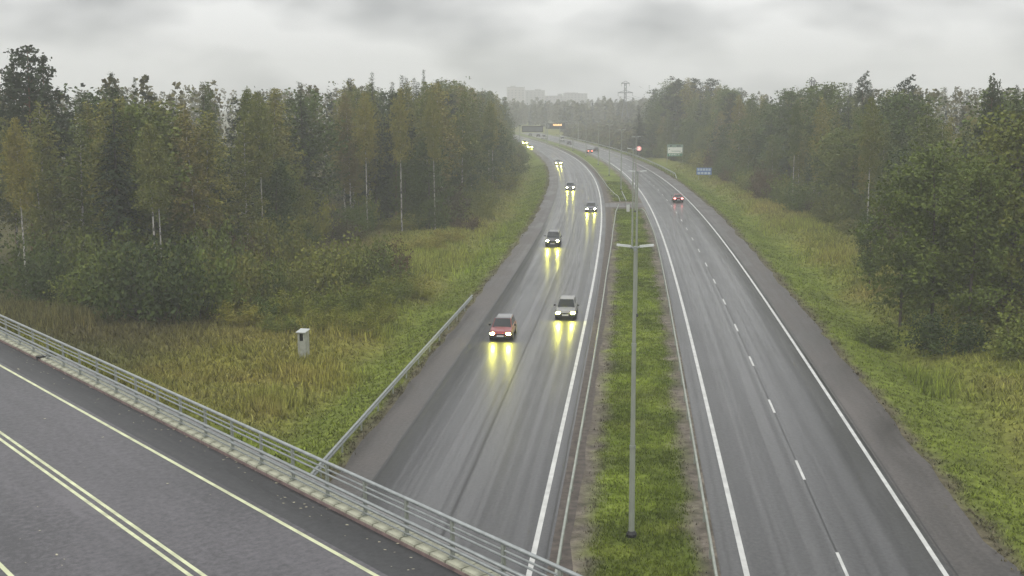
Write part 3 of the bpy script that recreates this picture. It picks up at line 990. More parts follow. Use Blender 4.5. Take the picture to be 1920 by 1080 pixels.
def car(loc, rz, paint, label, style='hatch', lights='head', scale=1.0, roof=None, group=None):
    """front towards local -Y; the origin is below the front bumper"""
    root = empty('car', loc, rz)
    root.scale = (scale,) * 3
    if style == 'suv':
        W, L, hz, belt, top = 0.92, 4.6, 1.02, 1.12, 1.74
        st = [(0.0, .74, .34, .72), (0.12, .86, .28, .92), (0.45, .91, .26, 1.0), (1.25, .92, .26, 1.08), (3.4, .92, .26, 1.12), (4.3, .90, .30, 1.10), (4.58, .82, .42, 1.02)]
        g0, g1, g2, g3 = 1.18, 1.85, 4.1, 4.5
    elif style == 'van':
        W, L, hz, belt, top = 0.97, 5.0, 1.1, 1.2, 2.15
        st = [(0.0, .8, .34, .8), (0.12, .92, .28, 1.02), (0.4, .96, .26, 1.1), (0.95, .97, .26, 1.2), (3.8, .97, .26, 1.22), (4.8, .96, .30, 1.22), (5.0, .93, .38, 1.2)]
        g0, g1, g2, g3 = 0.85, 1.6, 4.8, 4.98
    elif style == 'sedan':
        W, L, hz, belt, top = 0.9, 4.65, 0.84, 0.92, 1.44
        st = [(0.0, .70, .32, .58), (0.12, .83, .24, .70), (0.5, .89, .22, .78), (1.35, .9, .22, .89), (3.3, .9, .22, .93), (4.3, .88, .26, .96), (4.63, .8, .38, .88)]
        g0, g1, g2, g3 = 1.3, 2.1, 3.45, 4.05
    else:
        W, L, hz, belt, top = 0.88, 4.15, 0.84, 0.92, 1.5
        st = [(0.0, .70, .32, .60), (0.12, .82, .24, .74), (0.45, .87, .22, .82), (1.15, .88, .22, .91), (3.0, .88, .22, .95), (3.9, .86, .28, .95), (4.13, .78, .40, .86)]
        g0, g1, g2, g3 = 1.08, 1.85, 3.55, 4.0
    m = MB(); V = []; k = 10
    for (y, w, zb, zt) in st:
        ring = [(-w * .80, zb), (w * .80, zb), (w * .97, zb + .10), (w, (zb + zt) / 2), (w * .985, zt - .16), (w * .90, zt - .03), (w * .5, zt), (-w * .5, zt), (-w * .90, zt - .03), (-w * .985, zt - .16)]
        ring = ring + [(-w, (zb + zt) / 2), (-w * .97, zb + .10)]
        V.append([(a, y, b) for a, b in ring])
    k = len(V[0])
    fl = [p for rg in V for p in rg]; F = []
    for i in range(len(V) - 1):
        for j in range(k):
            j2 = (j + 1) % k
            F.append((i * k + j, (i + 1) * k + j, (i + 1) * k + j2, i * k + j2))
    F.append(tuple(range(k))); F.append(tuple((len(V) - 1) * k + j for j in range(k))[::-1])
    m.add(fl, F)
    wb, wt = W * 0.88, W * 0.70

    def zt_at(y): return float(np.interp(y, [s_[0] for s_ in st], [s_[3] for s_ in st]))
    A = [(-wb, g0, zt_at(g0) - .05), (wb, g0, zt_at(g0) - .05), (wb, g3, zt_at(g3) - .05), (-wb, g3, zt_at(g3) - .05)]
    B = [(-wt, g1, top - .06), (wt, g1, top - .06), (wt, g2, top - .06), (-wt, g2, top - .06)]
    m.hexa(A + B)
    ra = [(-wt, g1, top - .06), (wt, g1, top - .06), (wt, g2, top - .06), (-wt, g2, top - .06)]
    rb = [(-wt * .82, g1 + .22, top), (wt * .82, g1 + .22, top), (wt * .82, g2 - .15, top - .01), (-wt * .82, g2 - .15, top - .01)]
    body = m.obj('body', paint, root)
    mod = body.modifiers.new('bevel', 'BEVEL'); mod.width = 0.035; mod.segments = 2; mod.limit_method = 'ANGLE'; mod.angle_limit = math.radians(28)
    MB().hexa(ra + rb).obj('roof', roof or paint, root)

    def pane(name, q, off, inset=0.08, top_in=0.06):
        q = [Vector(p) for p in q]
        c = sum(q, Vector()) / 4
        q = [p + (c - p) * inset for p in q]
        n = Vector(off)
        MB().hexa([p + n * 0.004 for p in q] + [p + n * 0.02 for p in q]).obj(name, M['glass'], root)
    pane('windscreen', [A[0], A[1], B[1], B[0]], (0, -1, 0.7), 0.07)
    pane('rear_window', [A[3], A[2], B[2], B[3]], (0, 1, 0.4), 0.12)
    for sgn in (-1, 1):
        a0, a1, b1, b0 = (A[0], A[3], B[3], B[0]) if sgn < 0 else (A[1], A[2], B[2], B[1])
        a0, a1, b1, b0 = map(Vector, (a0, a1, b1, b0))
        for f0, f1 in ((0.06, 0.48), (0.53, 0.93)):
            q = [a0.lerp(a1, f0), a0.lerp(a1, f1), b0.lerp(b1, f1), b0.lerp(b1, f0)]
            q = [q[0].lerp(q[3], .12), q[1].lerp(q[2], .12), q[2].lerp(q[1], .12), q[3].lerp(q[0], .12)]
            n = Vector((sgn, 0, 0.35))
            MB().hexa([p + n * 0.004 for p in q] + [p + n * 0.018 for p in q]).obj('side_window', M['glass'], root)
        MB().hexa([(sgn * (W + .02), g0 + .42, belt), (sgn * (W + .20), g0 + .42, belt + .01), (sgn * (W + .20), g0 + .55, belt + .01), (sgn * (W + .02), g0 + .55, belt),
                   (sgn * (W + .02), g0 + .42, belt + .13), (sgn * (W + .18), g0 + .42, belt + .13), (sgn * (W + .18), g0 + .55, belt + .13), (sgn * (W + .02), g0 + .55, belt + .13)]).obj('mirror', M['black'], root)
    zf = st[1][3]
    # bumper, grille, plate
    MB().box(-W * .78, W * .78, -0.035, 0.10, .27, .42).obj('front_bumper', M['black'], root)
    MB().box(-W * .42, W * .42, -0.02, 0.08, .50, zf - .16).obj('grille', M['black'], root)
    MB().box(-0.26, 0.26, -0.065, -0.038, .36, .47).obj('number_plate', M['plate'], root)
    MB().box(-W * .8, W * .8, L - 0.1, L + 0.025, .32, .55).obj('rear_bumper', M['black'], root)
    MB().box(-0.26, 0.26, L + 0.027, L + 0.04, .45, .57).obj('number_plate', M['plate'], root)
    for sgn in (-1, 1):
        x0, x1 = sorted((sgn * W * .46, sgn * W * .92))
        hl = MB().hexa([(x0, 0.0, zf - .26), (x1, 0.0, zf - .24), (x1, 0.26, zf - .24), (x0, 0.2, zf - .26),
                        (x0, 0.02, zf - .08), (x1, 0.05, zf - .05), (x1, 0.26, zf - .05), (x0, 0.2, zf - .08)])
        ho_ = hl.obj('headlight', M['lamp'], root)
        hx, hz_ = (x0 + x1) / 2, zf - .155
        MB().add([(hx + .155 * math.cos(q * math.pi / 6), -0.012 + .02 * math.sin(q * math.pi / 6), hz_ + .085 * math.sin(q * math.pi / 6)) for q in range(12)],
                 [tuple(range(12))]).obj('lens', M['head'] if lights == 'head' else M['rim'], ho_)
        zr = st[-1][3] - .1
        y_ = L - 0.04
        tl = MB().box(min(sgn * W * .52, sgn * W * .9), max(sgn * W * .52, sgn * W * .9), y_ - .22, y_ + 0.05, zr - .14, zr + .06)
        to_ = tl.obj('tail_light', M['redoff'], root)
        xa, xb = sorted((sgn * W * .53, sgn * W * .89))
        MB().add([(xa, y_ + .054, zr - .13), (xa, y_ + .054, zr + .05), (xb, y_ + .054, zr + .05), (xb, y_ + .054, zr - .13)], [(0, 1, 2, 3)]).obj('lens', {'tail': M['tail'], 'brake': M['tailw']}.get(lights, M['redoff']), to_)
        for y in (0.82, L - 0.85):
            w_ = link('wheel', WHEEL, root, (sgn * (W - .10), y, .31)); link('rim', RIM, w_)
            MB().tube([(sgn * (W - .25), y, .34), (sgn * (W + .012), y, .34)], 0.36, 16).obj('wheel_arch', M['black'], root)
    tag(root, label, 'car', group)
    return root


M['redoff'] = plain('red_lamp_glass', (0.25, 0.01, 0.01), 0.2, 0, 0.1, 3)
P_RED = paint_mat('red_car_paint', (0.27, 0.010, 0.012))
P_SIL = paint_mat('beige_silver_car_paint', (0.27, 0.265, 0.235), 0.35, 0.3)
P_DRK = paint_mat('black_car_paint', (0.018, 0.019, 0.022))
P_BLU = paint_mat('dark_blue_car_paint', (0.03, 0.035, 0.06))
P_GRY = paint_mat('grey_car_paint', (0.13, 0.135, 0.14))
P_WHT = paint_mat('white_car_paint', (0.62, 0.62, 0.60), 0.4, 0.0)
P_DRD = paint_mat('dark_red_car_paint', (0.22, 0.012, 0.015))


def oncoming(px, py, *a, **k):
    x, y = px_ground(px, py)
    return car((x, y, 0.0), heading(y + 2), *a, **k)


def leaving(px, py, *a, **k):
    x, y = px_ground(px, py)
    style = k.get('style', 'hatch'); L = {'suv': 4.6, 'van': 5.0, 'sedan': 4.65}.get(style, 4.15)
    h = heading(y + 2)
    # rear bumper sits at the pixel; the front is L further along the road
    return car((x - math.sin(h) * L, y + math.cos(h) * L, 0.0), h + math.pi, *a, **k)


oncoming(938, 640, P_RED, 'red hatchback with lit headlights, nearest car in the left lane of the oncoming side', roof=P_GRY)
oncoming(1060, 600, P_SIL, 'beige silver hatchback with lit headlights, nearest car in the lane beside the median')
oncoming(1036, 463, P_DRK, 'black off-road car with lit headlights behind the red hatchback', style='suv')
oncoming(1108, 398, P_BLU, 'dark car with bright headlights near the white edge line by the median crossing', style='sedan')
oncoming(1069, 357, P_BLU, 'dark hatchback with bright headlights in the left lane where the bend begins')
oncoming(1047, 309, P_GRY, 'lone car with pinkish bright headlights halfway round the bend', style='sedan')
oncoming(994, 279, P_DRK, 'far oncoming dark car with white headlights at the tip of the left wood')
oncoming(984.5, 271, P_DRD, 'farthest oncoming car, headlights just showing past the left wood', style='suv')
leaving(1272, 380, P_DRD, 'dark red car driving away with lit rear lights on the right carriageway', style='sedan', lights='brake')
leaving(1106.5, 287, P_GRY, 'far car with orange red rear lights on the right carriageway bend', lights='tail')
leaving(1119, 284, P_DRK, 'dark car just right of the far orange-lit car on the bend', lights='off')
leaving(1068, 271.5, P_DRK, 'small dark car on the far right carriageway beyond the orange-lit one', lights='off')
leaving(1055, 265, P_WHT, 'pale van on the far right carriageway below the amber gantry', style='van', lights='off')
leaving(1021, 261, P_WHT, 'white van on the far bend under the gap between the two gantries', style='van', lights='off')
leaving(1010, 256.5, P_DRK, 'tiny dark car on the far bend left of the white van', lights='off')
leaving(995, 255.5, P_GRY, 'tiny grey car farthest along the bend, under the grey gantry', lights='off')


# ------------------------------------------------------------------ trees
def rand_unit(n, rng):
    v = rng.normal(size=(n, 3)); return v / np.linalg.norm(v, axis=1, keepdims=True)


def cards(c, size, rng, aspect=0.75, up=0.0):
    n = len(c)
    a = rand_unit(n, rng); a[:, 2] *= (1 - up); a /= np.linalg.norm(a, axis=1, keepdims=True)
    b = np.cross(a, rand_unit(n, rng)); b /= np.linalg.norm(b, axis=1, keepdims=True) + 1e-9
    s = (size * rng.uniform(0.4, 1.75, n))[:, None] / 2
    V = np.stack([c - a * s, c + b * s * aspect, c + a * s, c - b * s * aspect], 1).reshape(-1, 3)
    F = np.arange(4 * n).reshape(n, 4)
    return V, F


def crown_from_branches(starts, dirs, lens, rng, per_m, spread, droop, size, clump=5, f0=0.15):
    pts = []; paths = []
    for s, d, L in zip(starts, dirs, lens):
        n = max(4, int(per_m * L))
        f = rng.uniform(f0, 1.05, n) ** 0.8
        p = s + d * (f * L)[:, None]
        p[:, 2] -= droop * (f * L) ** 2 / max(L, .3)
        p += rng.normal(size=(n, 3)) * spread * min(1.0, 0.25 + L / 1.9) * (0.5 + f[:, None])
        pts.append(p)
        q = [s + d * L * k - np.array([0, 0, droop * (k * L) ** 2 / max(L, .3)]) for k in (0, .5, 1)]
        paths.append(q)
    c = np.concatenate(pts)
    c = np.repeat(c, clump, 0) + rng.normal(size=(len(c) * clump, 3)) * 0.16
    return cards(c, size, rng), paths


def tree_proto(kindname, h, seed, low=None):
    rng = np.random.default_rng(seed)
    tr = MB()
    bend = rng.normal(size=2) * 0.02 * h
    def axis(f): return np.array([bend[0] * f * f, bend[1] * f * f, h * f])
    rad = {'birch': .0075, 'spruce': .010, 'pine': .009, 'alder': .010}[kindname] * h
    tr.tube([axis(f) - np.array([0, 0, 0.3 if f == 0 else 0]) for f in np.linspace(0, 0.92 if kindname == 'spruce' else 0.98, 9)], list(rad * (1 - 0.9 * np.linspace(0, 1, 9))), 7)
    S, D, Ls = [], [], []
    if kindname == 'birch':
        n = 52; lo = low or rng.uniform(.14, .34)
        for i in range(n):
            f = lo + (0.985 - lo) * (i + rng.random()) / n
            a = i * 2.4 + rng.random(); g = (f - lo) / (1 - lo)
            Lm = (0.22 + 2.05 * (1 - g * .25) * math.sin(math.pi * min(1, 0.24 + g * 0.77))) * h / 20 * rng.uniform(.6, 1.25)
            el = rng.uniform(.35, .9)
            S.append(axis(f)); D.append(np.array([math.cos(a) * math.cos(el), math.sin(a) * math.cos(el), math.sin(el)])); Ls.append(Lm)
        (V, F), P = crown_from_branches(S, D, Ls, rng, 15.0, .36, .32, .185, 8, .26)
        lm, bm = M['lf_birch'], M['bark_b']
    elif kindname == 'alder':
        n = 42; lo = .10
        for i in range(n):
            f = lo + (0.97 - lo) * (i + rng.random()) / n
            a = i * 2.4 + rng.random(); g = (f - lo) / (1 - lo)
            Lm = (0.9 + 2.7 * math.sin(math.pi * min(1, .18 + g * .78))) * h / 14 * rng.uniform(.65, 1.2)
            el = rng.uniform(.1, .75)
            S.append(axis(f)); D.append(np.array([math.cos(a) * math.cos(el), math.sin(a) * math.cos(el), math.sin(el)])); Ls.append(Lm)
        (V, F), P = crown_from_branches(S, D, Ls, rng, 13.0, .38, .10, .19, 8)
        lm, bm = M['lf_alder'], M['bark_d']
    elif kindname == 'pine':
        n = 30; lo = .48
        for i in range(n):
            f = lo + (0.99 - lo) * (i + rng.random()) / n
            a = i * 2.4 + rng.random(); g = (f - lo) / (1 - lo)
            Lm = (2.5 * (1 - g) ** .6 + .45) * h / 20 * rng.uniform(.6, 1.15)
            el = rng.uniform(.0, .5)
            S.append(axis(f)); D.append(np.array([math.cos(a) * math.cos(el), math.sin(a) * math.cos(el), math.sin(el)])); Ls.append(Lm)
        (V, F), P = crown_from_branches(S, D, Ls, rng, 10.0, .22, -.08, .24, 8)
        lm, bm = M['lf_pine'], M['bark_p']
    else:
        P = []; cs = []; dirs = []
        z = .06 * h
        while z < h * .985:
            f = z / h; L0 = (2.6 * (1 - f) ** 1.0 + .05) * h / 18
            for j in range(8):
                a = rng.random() * 6.283; L = L0 * rng.uniform(.7, 1.12)
                k = max(3, int(L * 7))
                g = (np.arange(k) + rng.random(k)) / k
                d = np.array([math.cos(a), math.sin(a), 0])
                p = axis(f) + d * (g * L)[:, None]
                p[:, 2] += -0.42 * g * L + 0.16 * (g ** 2) * L
                p += rng.normal(size=(k, 3)) * .07
                cs.append(p); dirs.append(np.repeat(d[None], k, 0))
            z += .36 * (1 - .3 * f) * h / 18
        c = np.concatenate(cs); dd = np.concatenate(dirs)
        taper = np.repeat(.35 + .65 * np.clip((h - c[:, 2]) / (.45 * h), 0, 1), 2)[:, None]
        c = np.repeat(c, 2, 0) + rng.normal(size=(2 * len(c), 3)) * .05; dd = np.repeat(dd, 2, 0)
        n = len(c)
        side = np.stack([-dd[:, 1], dd[:, 0], rng.normal(size=n) * .4], 1)
        out = dd + rng.normal(size=(n, 3)) * .35; out[:, 2] -= .35
        s = rng.uniform(.12, .28, n)[:, None] * taper; w = rng.uniform(.05, .13, n)[:, None] * taper
        V = np.stack([c - side * w, c + side * w, c + out * s + side * w * .4, c + out * s - side * w * .4], 1).reshape(-1, 3)
        F = np.arange(4 * n).reshape(n, 4)
        lm, bm = M['lf_spruce'], M['bark_d']
    for q in P[::2]:
        tr.tube(q, [rad * .30, rad * .18, rad * .06], 3, False)
    return tr.mesh('trunk', bm), arr_mesh('crown', V, F, lm)


def shrub_proto(h, w, seed, mat):
    rng = np.random.default_rng(seed)
    S, D, Ls = [], [], []
    tr = MB()
    for i in range(26):
        a = i * 2.4 + rng.random(); r = rng.random() ** .5 * w * .22
        el = rng.uniform(.45, 1.45)
        L = 1.0 / math.sqrt((math.cos(el) / (w * .46)) ** 2 + (math.sin(el) / h) ** 2) * rng.uniform(.72, 1.02)
        s = np.array([math.cos(a) * r, math.sin(a) * r, 0.0])
        d = np.array([math.cos(a) * math.cos(el), math.sin(a) * math.cos(el), math.sin(el)])
        S.append(s); D.append(d); Ls.append(L)
    (V, F), P = crown_from_branches(S, D, Ls, rng, 11.0, .30 * h / 4, .05, .18, 6)
    V[:, 2] = np.maximum(V[:, 2], 0.02)
    for q in P:
        tr.tube(q, [.035, .022, .008], 4, False)
    return tr.mesh('stem', M['bark_d']), arr_mesh('foliage', V, F, mat)


PROTO = {k: [tree_proto(k, h, 100 * j + len(k)) for j in range(n)] for k, h, n in (('birch', 20, 5), ('spruce', 18, 4), ('pine', 20, 3), ('alder', 14, 4))}
PROTO['high_birch'] = [tree_proto('birch', 20, 900 + j, .5) for j in range(3)]
PH = {'high_birch': 20., 'birch': 20., 'spruce': 18., 'pine': 20., 'alder': 14.}
SHRUB = [shrub_proto(4, 5, 5, M['lf_bush']), shrub_proto(4, 6, 6, M['lf_dark']), shrub_proto(4, 5, 8, M['lf_bush']), shrub_proto(4, 6, 9, M['lf_brown'])]


SHRUB.append(shrub_proto(4, 6, 12, M['lf_weed']))


def inst(name, pair, parts, x, y, sc, rz, wide=1.0, lean=0.0):
    z = float(terrain_z(x, y))
    root = empty(name, (x, y, z))
    root.rotation_euler = (lean * 0.3, lean, rz)
    root.scale = (sc * wide, sc * wide, sc)
    link(parts[0], pair[0], root)
    link(parts[1], pair[1], root)
    return root


L_EDGEPTS = np.array([(-110, 122), (-80, 118), (-62, 114), (-47, 110), (-36, 108), (-29, 114), (-26, 135), (-21, 160), (-11.5, 163), (-7.5, 190), (-4.5, 232), (-1.8, 290), (-0.6, 350), (-1.5, 420), (-8, 500), (-22, 590)], float)
R_EDGEPTS = np.array([(47, 66), (43, 78), (40, 92), (43, 108), (46.5, 122), (48, 140), (48.5, 162), (49, 185), (50, 230), (52.5, 276), (54, 325), (51, 360), (45.5, 387), (51, 430), (60, 510), (70, 600)], float)


def along(pts, spacing):
    out = []; seg = np.hypot(*np.diff(pts, axis=0).T); cum = np.concatenate([[0], np.cumsum(seg)])
    s = 0.0
    while s < cum[-1]:
        p = np.array([np.interp(s, cum, pts[:, 0]), np.interp(s, cum, pts[:, 1])])
        q = np.array([np.interp(s + .5, cum, pts[:, 0]), np.interp(s + .5, cum, pts[:, 1])])
        d = q - p; d /= np.hypot(*d) + 1e-9
        out.append((p, d, s))
        s += spacing * random.uniform(.75, 1.3)
    return out


def px_of(x, y, z):
    Z = z - CAMH; c, s = math.cos(PITCH), math.sin(PITCH)
    f = y * c - Z * s; up = y * s + Z * c
    return 960 + FPX * x / f, 540 - FPX * up / f


SPECIAL = []                                                    # (side, kind, x, y, height, wide)


def height_for(px_x, d, y_top):
    return CAMH + (190 - y_top) * d / FPX


# skyline read off the photograph: (pixel x, pixel y of the tree tops)
SKY_L = np.array([(-200, 190), (0, 190), (130, 192), (200, 178), (260, 172), (330, 190), (400, 176), (480, 180), (560, 168), (640, 160), (700, 152), (800, 153), (850, 168), (900, 175), (945, 188), (975, 215), (1000, 250)], float)
SKY_R = np.array([(1180, 205), (1200, 196), (1240, 172), (1270, 157), (1330, 158), (1370, 178), (1420, 182), (1500, 178), (1560, 172), (1640, 172), (1690, 172), (1740, 195), (1800, 215), (1850, 195), (1900, 190), (2100, 185)], float)

trees = []


def plant(side, row, kindname, x, y, hgt, wide=1.0, lean=None):
    pr = PROTO[kindname]
    i = random.randrange(len(pr))
    sc = hgt / PH[kindname]
    names = {'birch': 'birch_tree', 'high_birch': 'birch_tree', 'spruce': 'spruce_tree', 'pine': 'pine_tree', 'alder': 'alder_tree'}
    o = inst(names[kindname], pr[i], ('trunk', 'crown'), x, y, sc, random.uniform(0, 6.28), wide, random.gauss(0, .02) if lean is None else lean)
    trees.append((o, side, row, kindname, px_of(x, y, 2)[0], hgt))
    return o


def rowplan(side, pts, inward):
    sky = SKY_L if side == 'left' else SKY_R
    for row, (off, spacing) in enumerate(((1.5, 4.6), (7.0, 4.8), (14, 6.0))):
        for p, d, s in along(pts, spacing):
            nrm = np.array([-d[1], d[0]]) * inward
            q = p + nrm * (off + random.uniform(-1.8, 2.6)) + d * random.uniform(-1.5, 1.5)
            x, y = float(q[0]), float(q[1])
            if y > 480 and row > 0: continue
            pxx = px_of(x, y, 10)[0]
            if pxx < -120 or pxx > 2040: continue
            top = float(np.interp(pxx, sky[:, 0], sky[:, 1])) + random.uniform(-8, 36) + (0 if row else random.choice((0, 10, 45)))
            hgt = height_for(pxx, y, top)
            hgt = min(max(hgt, 8.0), 26.0)
            if side == 'left':
                k = random.choices(('birch', 'spruce', 'alder', 'pine'), (5, 1.2, 4.0 if row == 0 else 1.0, .4 if row else 0))[0]
            else:
                k = random.choices(('birch', 'spruce', 'alder', 'pine'), (4.5, 1.4, 4.0 if row == 0 else 1.2, .5))[0]
            if row == 2 and random.random() < .4: k = 'spruce'
            if k == 'spruce': hgt += random.uniform(-1.0, 2.4)
            if k == 'alder' and row == 0: hgt = min(hgt, random.uniform(6.5, 14))
            plant(side, row, k, x, y, hgt, random.uniform(1.0, 1.5) if k != 'spruce' else random.uniform(1.0, 1.5))


rowplan('left', L_EDGEPTS, 1.0)
rowplan('right', R_EDGEPTS, -1.0)

# the trees one can pick out
def special(kindname, px, d, ytop, label, wide=1.0, lean=0.0):
    x = (px - 960) / FPX * (d * math.cos(PITCH) + 8 * math.sin(PITCH))
    o = plant('special', 0, kindname, x, d, height_for(px, d, ytop), wide, lean)
    trees.pop()
    tag(o, label, 'tree', {'high_birch': 'pale-trunked birches', 'birch': 'birches', 'spruce': 'spruces', 'pine': 'pines', 'alder': 'alders'}[kindname] + ' singled out in the woods')
    return o


special('pine', 52, 122, 95, 'tallest pine above the wood in the upper left corner', 1.25, .05)
special('pine', 95, 126, 112, 'second tall pine just right of the tallest one, upper left corner', .95, .05)
special('pine', 22, 124, 122, 'pine on the left side of the tallest one at the left image border', .9, .05)
special('spruce', 262, 128, 150, 'pointed spruce sticking out of the left wood right of the tall pines', .8)
special('birch', 405, 140, 163, 'slim birch top standing out of the left wood, a gap to its right', .8)
special('high_birch', 285, 105, 235, 'tallest pale-trunked birch in front of the left wood behind the large round bush', 1.0)
special('high_birch', 297, 106, 245, 'slightly shorter pale-trunked birch beside another behind the large round bush', .8)
special('high_birch', 490, 124, 178, 'bare-stemmed birch with pale trunk left of the middle of the left wood', .9)
special('high_birch', 687, 155, 175, 'birch with a clear white trunk in the left wood above the brown bush', .75)
special('spruce', 1200, 384, 192, 'dark lone spruce at the left tip of the right wood, beside the glowing sign', 2.0)
special('pine', 1272, 372, 150, 'tall pine of the group above the direction sign, leftmost', 1.8)
special('pine', 1300, 376, 152, 'tall pine of the group above the direction sign, middle', 1.7)
special('pine', 1330, 370, 153, 'tall pine of the group above the direction sign, rightmost', 1.7)
special('pine', 1612, 205, 148, 'thin-topped pine standing out above the middle of the right wood', .8)
special('pine', 1690, 175, 156, 'rounded dark pine top in the right wood left of the gap', 1.1)
special('spruce', 1727, 150, 195, 'dark spruce inside the right wood below the rounded pine top', 1.0)
special('pine', 1850, 120, 160, 'pine with sparse top above the right wood near the right border', .8)
special('spruce', 1900, 118, 168, 'dark pointed spruce top at the right image border', .9)
special('high_birch', 1632, 138, 185, 'birch with a straight white trunk at the foot of the right wood', .75)
special('high_birch', 470, 126, 172, 'pale bare-stemmed birch just left of another one in the left wood', .75)
special('high_birch', 752, 158, 165, 'white-trunked birch right of the one above the brown bush', .75)
special('high_birch', 815, 161, 168, 'slender white-trunked birch near the right end of the left wood front', .7)
special('high_birch', 917, 214, 186, 'white-trunked birch close to the far tip of the left wood', .75)
special('high_birch', 925, 222, 188, 'second white-trunked birch close to the far tip of the left wood', .7)
special('high_birch', 38, 104, 225, 'white-trunked birch at the left image border above the railing', .8)
special('high_birch', 1490, 190, 190, 'white-trunked birch in the right wood above the blue sign side', .7)
for i, (px, d, yt, wd, lb) in enumerate((
        (1700, 92, 320, 1.05, 'broad leafy alder at the left end of the big near clump on the right'),
        (1760, 90, 285, 1.15, 'tallest broad alder in the middle of the big near clump on the right'),
        (1830, 88, 300, 1.1, 'dense alder right of the tallest one in the near clump on the right'),
        (1905, 90, 215, 1.1, 'tall yellowing alder at the right image border behind the near clump'),
        (1640, 112, 400, .9, 'low alder behind the left end of the big near clump on the right'),
        (1860, 98, 250, 1.0, 'alder behind the dense one of the near clump on the right'))):
    special('alder', px, d, yt, lb, wd)

# labels of the row trees
ADJ = {'birch': 'thin-crowned birch', 'spruce': 'dark spruce', 'pine': 'pine', 'alder': 'leafy alder'}
for side in ('left', 'right'):
    for k in ADJ:
        fr = sorted([t_ for t_ in trees if t_[1] == side and t_[2] == 0 and t_[3] == k], key=lambda t_: t_[4])
        for j, t_ in enumerate(fr):
            tag(t_[0], '%s %s from the left in the front row of the %s wood' % (ordinal(j + 1), ADJ[k], side), 'tree', '%s trees along the front of the %s wood' % (k, side))
        for t_ in [t_ for t_ in trees if t_[1] == side and t_[2] > 0 and t_[3] == k]:
            tag(t_[0], '%s inside the %s wood behind the front row of trees' % (ADJ[k], side), 'tree', '%s trees inside the %s wood' % (k, side))

# ------------------------------------------------------------------ shrubs
shr = []


def shrub(x, y, h, w, kind_i, label=None, side='left'):
    o = inst('shrub', SHRUB[kind_i], ('stem', 'foliage'), x, y, h / 4.0, random.uniform(0, 6.28), (w / 5.5) / (h / 4.0))
    if label:
        tag(o, label, 'bush', 'bushes standing out on the meadow and verge')
    else:
        shr.append((o, side, px_of(x, y, 1)[0]))
    return o


NEAR = [(95, 580, 5.2, 5.5, 1), (170, 592, 4.6, 6.0, 2), (238, 603, 6.3, 7.0, 1), (305, 609, 7.4, 8.0, 1), (380, 606, 6.4, 6.0, 0), (440, 590, 5.6, 5.0, 1),
        (496, 576, 4.6, 4.5, 1), (540, 570, 3.4, 3.8, 1), (592, 556, 5.6, 6.5, 0), (648, 546, 5.4, 5.5, 2), (700, 536, 4.8, 5.5, 1), (728, 526, 4.0, 4.5, 3)]
for i_, (px_, py_, h_, w_, k_) in enumerate(NEAR):
    gx_, gy_ = px_ground(px_, py_)
    shrub(gx_, gy_, h_, w_, k_, 'brownish autumn bush ending the near bush row on the left meadow' if k_ == 3 else '%s bush from the left in the near bush row on the left meadow' % ordinal(i_ + 1))
for i_, (px_, py_, h_, w_, k_) in enumerate(((190, 560, 6.5, 6, 1), (400, 555, 7.0, 6, 1), (520, 520, 6.5, 6, 1))):
    gx_, gy_ = px_ground(px_, py_)
    shrub(gx_, gy_, h_, w_, k_, '%s tall bush from the left behind the near bush row' % ordinal(i_ + 1))
WEEDS = [(455, 612, 1.3, 3.0, 4), (498, 604, 1.5, 3.0, 2), (530, 622, 1.0, 2.4, 4), (548, 598, 1.6, 3.0, 4), (590, 598, 1.7, 3.2, 4), (612, 616, 1.2, 2.6, 4), (640, 596, 1.9, 3.4, 4), (668, 622, 1.2, 2.4, 4),
         (688, 586, 2.0, 3.4, 4), (706, 602, 1.3, 2.6, 4), (724, 566, 1.7, 3.2, 4), (748, 552, 1.5, 3.0, 4), (786, 548, .9, 2.2, 4), (800, 470, 1.2, 3.5, 4), (838, 452, 1.2, 3.5, 4), (876, 430, 1.3, 3.5, 3), (905, 408, 1.2, 3.5, 4)]
for i_, (px_, py_, h_, w_, k_) in enumerate(WEEDS):
    gx_, gy_ = px_ground(px_, py_)
    shrub(gx_, gy_, h_ * 1.45, w_ * 1.15, k_, '%s from the left of the low weedy bushes on the left meadow' % ordinal(i_ + 1))
shrub(31.5, 82, 3.2, 5.0, 1, 'dark bush at the foot of the big alder clump on the right verge', 'right')
shrub(27.8, 86, 2.2, 3.6, 2, 'small olive bush at the left foot of the big alder clump', 'right')
shrub(35.5, 78, 3.6, 5.0, 2, 'yellow-green bush at the right image border below the alder clump', 'right')
for side, pts, inw, n in (('left', L_EDGEPTS, 1.0, 4.5), ('right', R_EDGEPTS, -1.0, 4.4)):
    for p, d, s in along(pts, n):
        nrm = np.array([-d[1], d[0]]) * inw
        q = p + nrm * random.uniform(-2.8, 1.6)
        x, y = float(q[0]), float(q[1])
        pxx = px_of(x, y, 1)[0]
        if y > 440 or pxx < -80 or pxx > 2000: continue
        shrub(x, y, random.uniform(2.2, 6.2), random.uniform(4.0, 7.0), random.choices((0, 1, 2, 3), (2, 4, 2, 1))[0], None, side)
for side in ('left', 'right'):
    L_ = sorted([s_ for s_ in shr if s_[1] == side], key=lambda s_: s_[2])
    for j, s_ in enumerate(L_):
        tag(s_[0], '%s bush from the left along the foot of the %s wood' % (ordinal(j + 1), side), 'bush', 'bushes along the foot of the %s wood' % side)


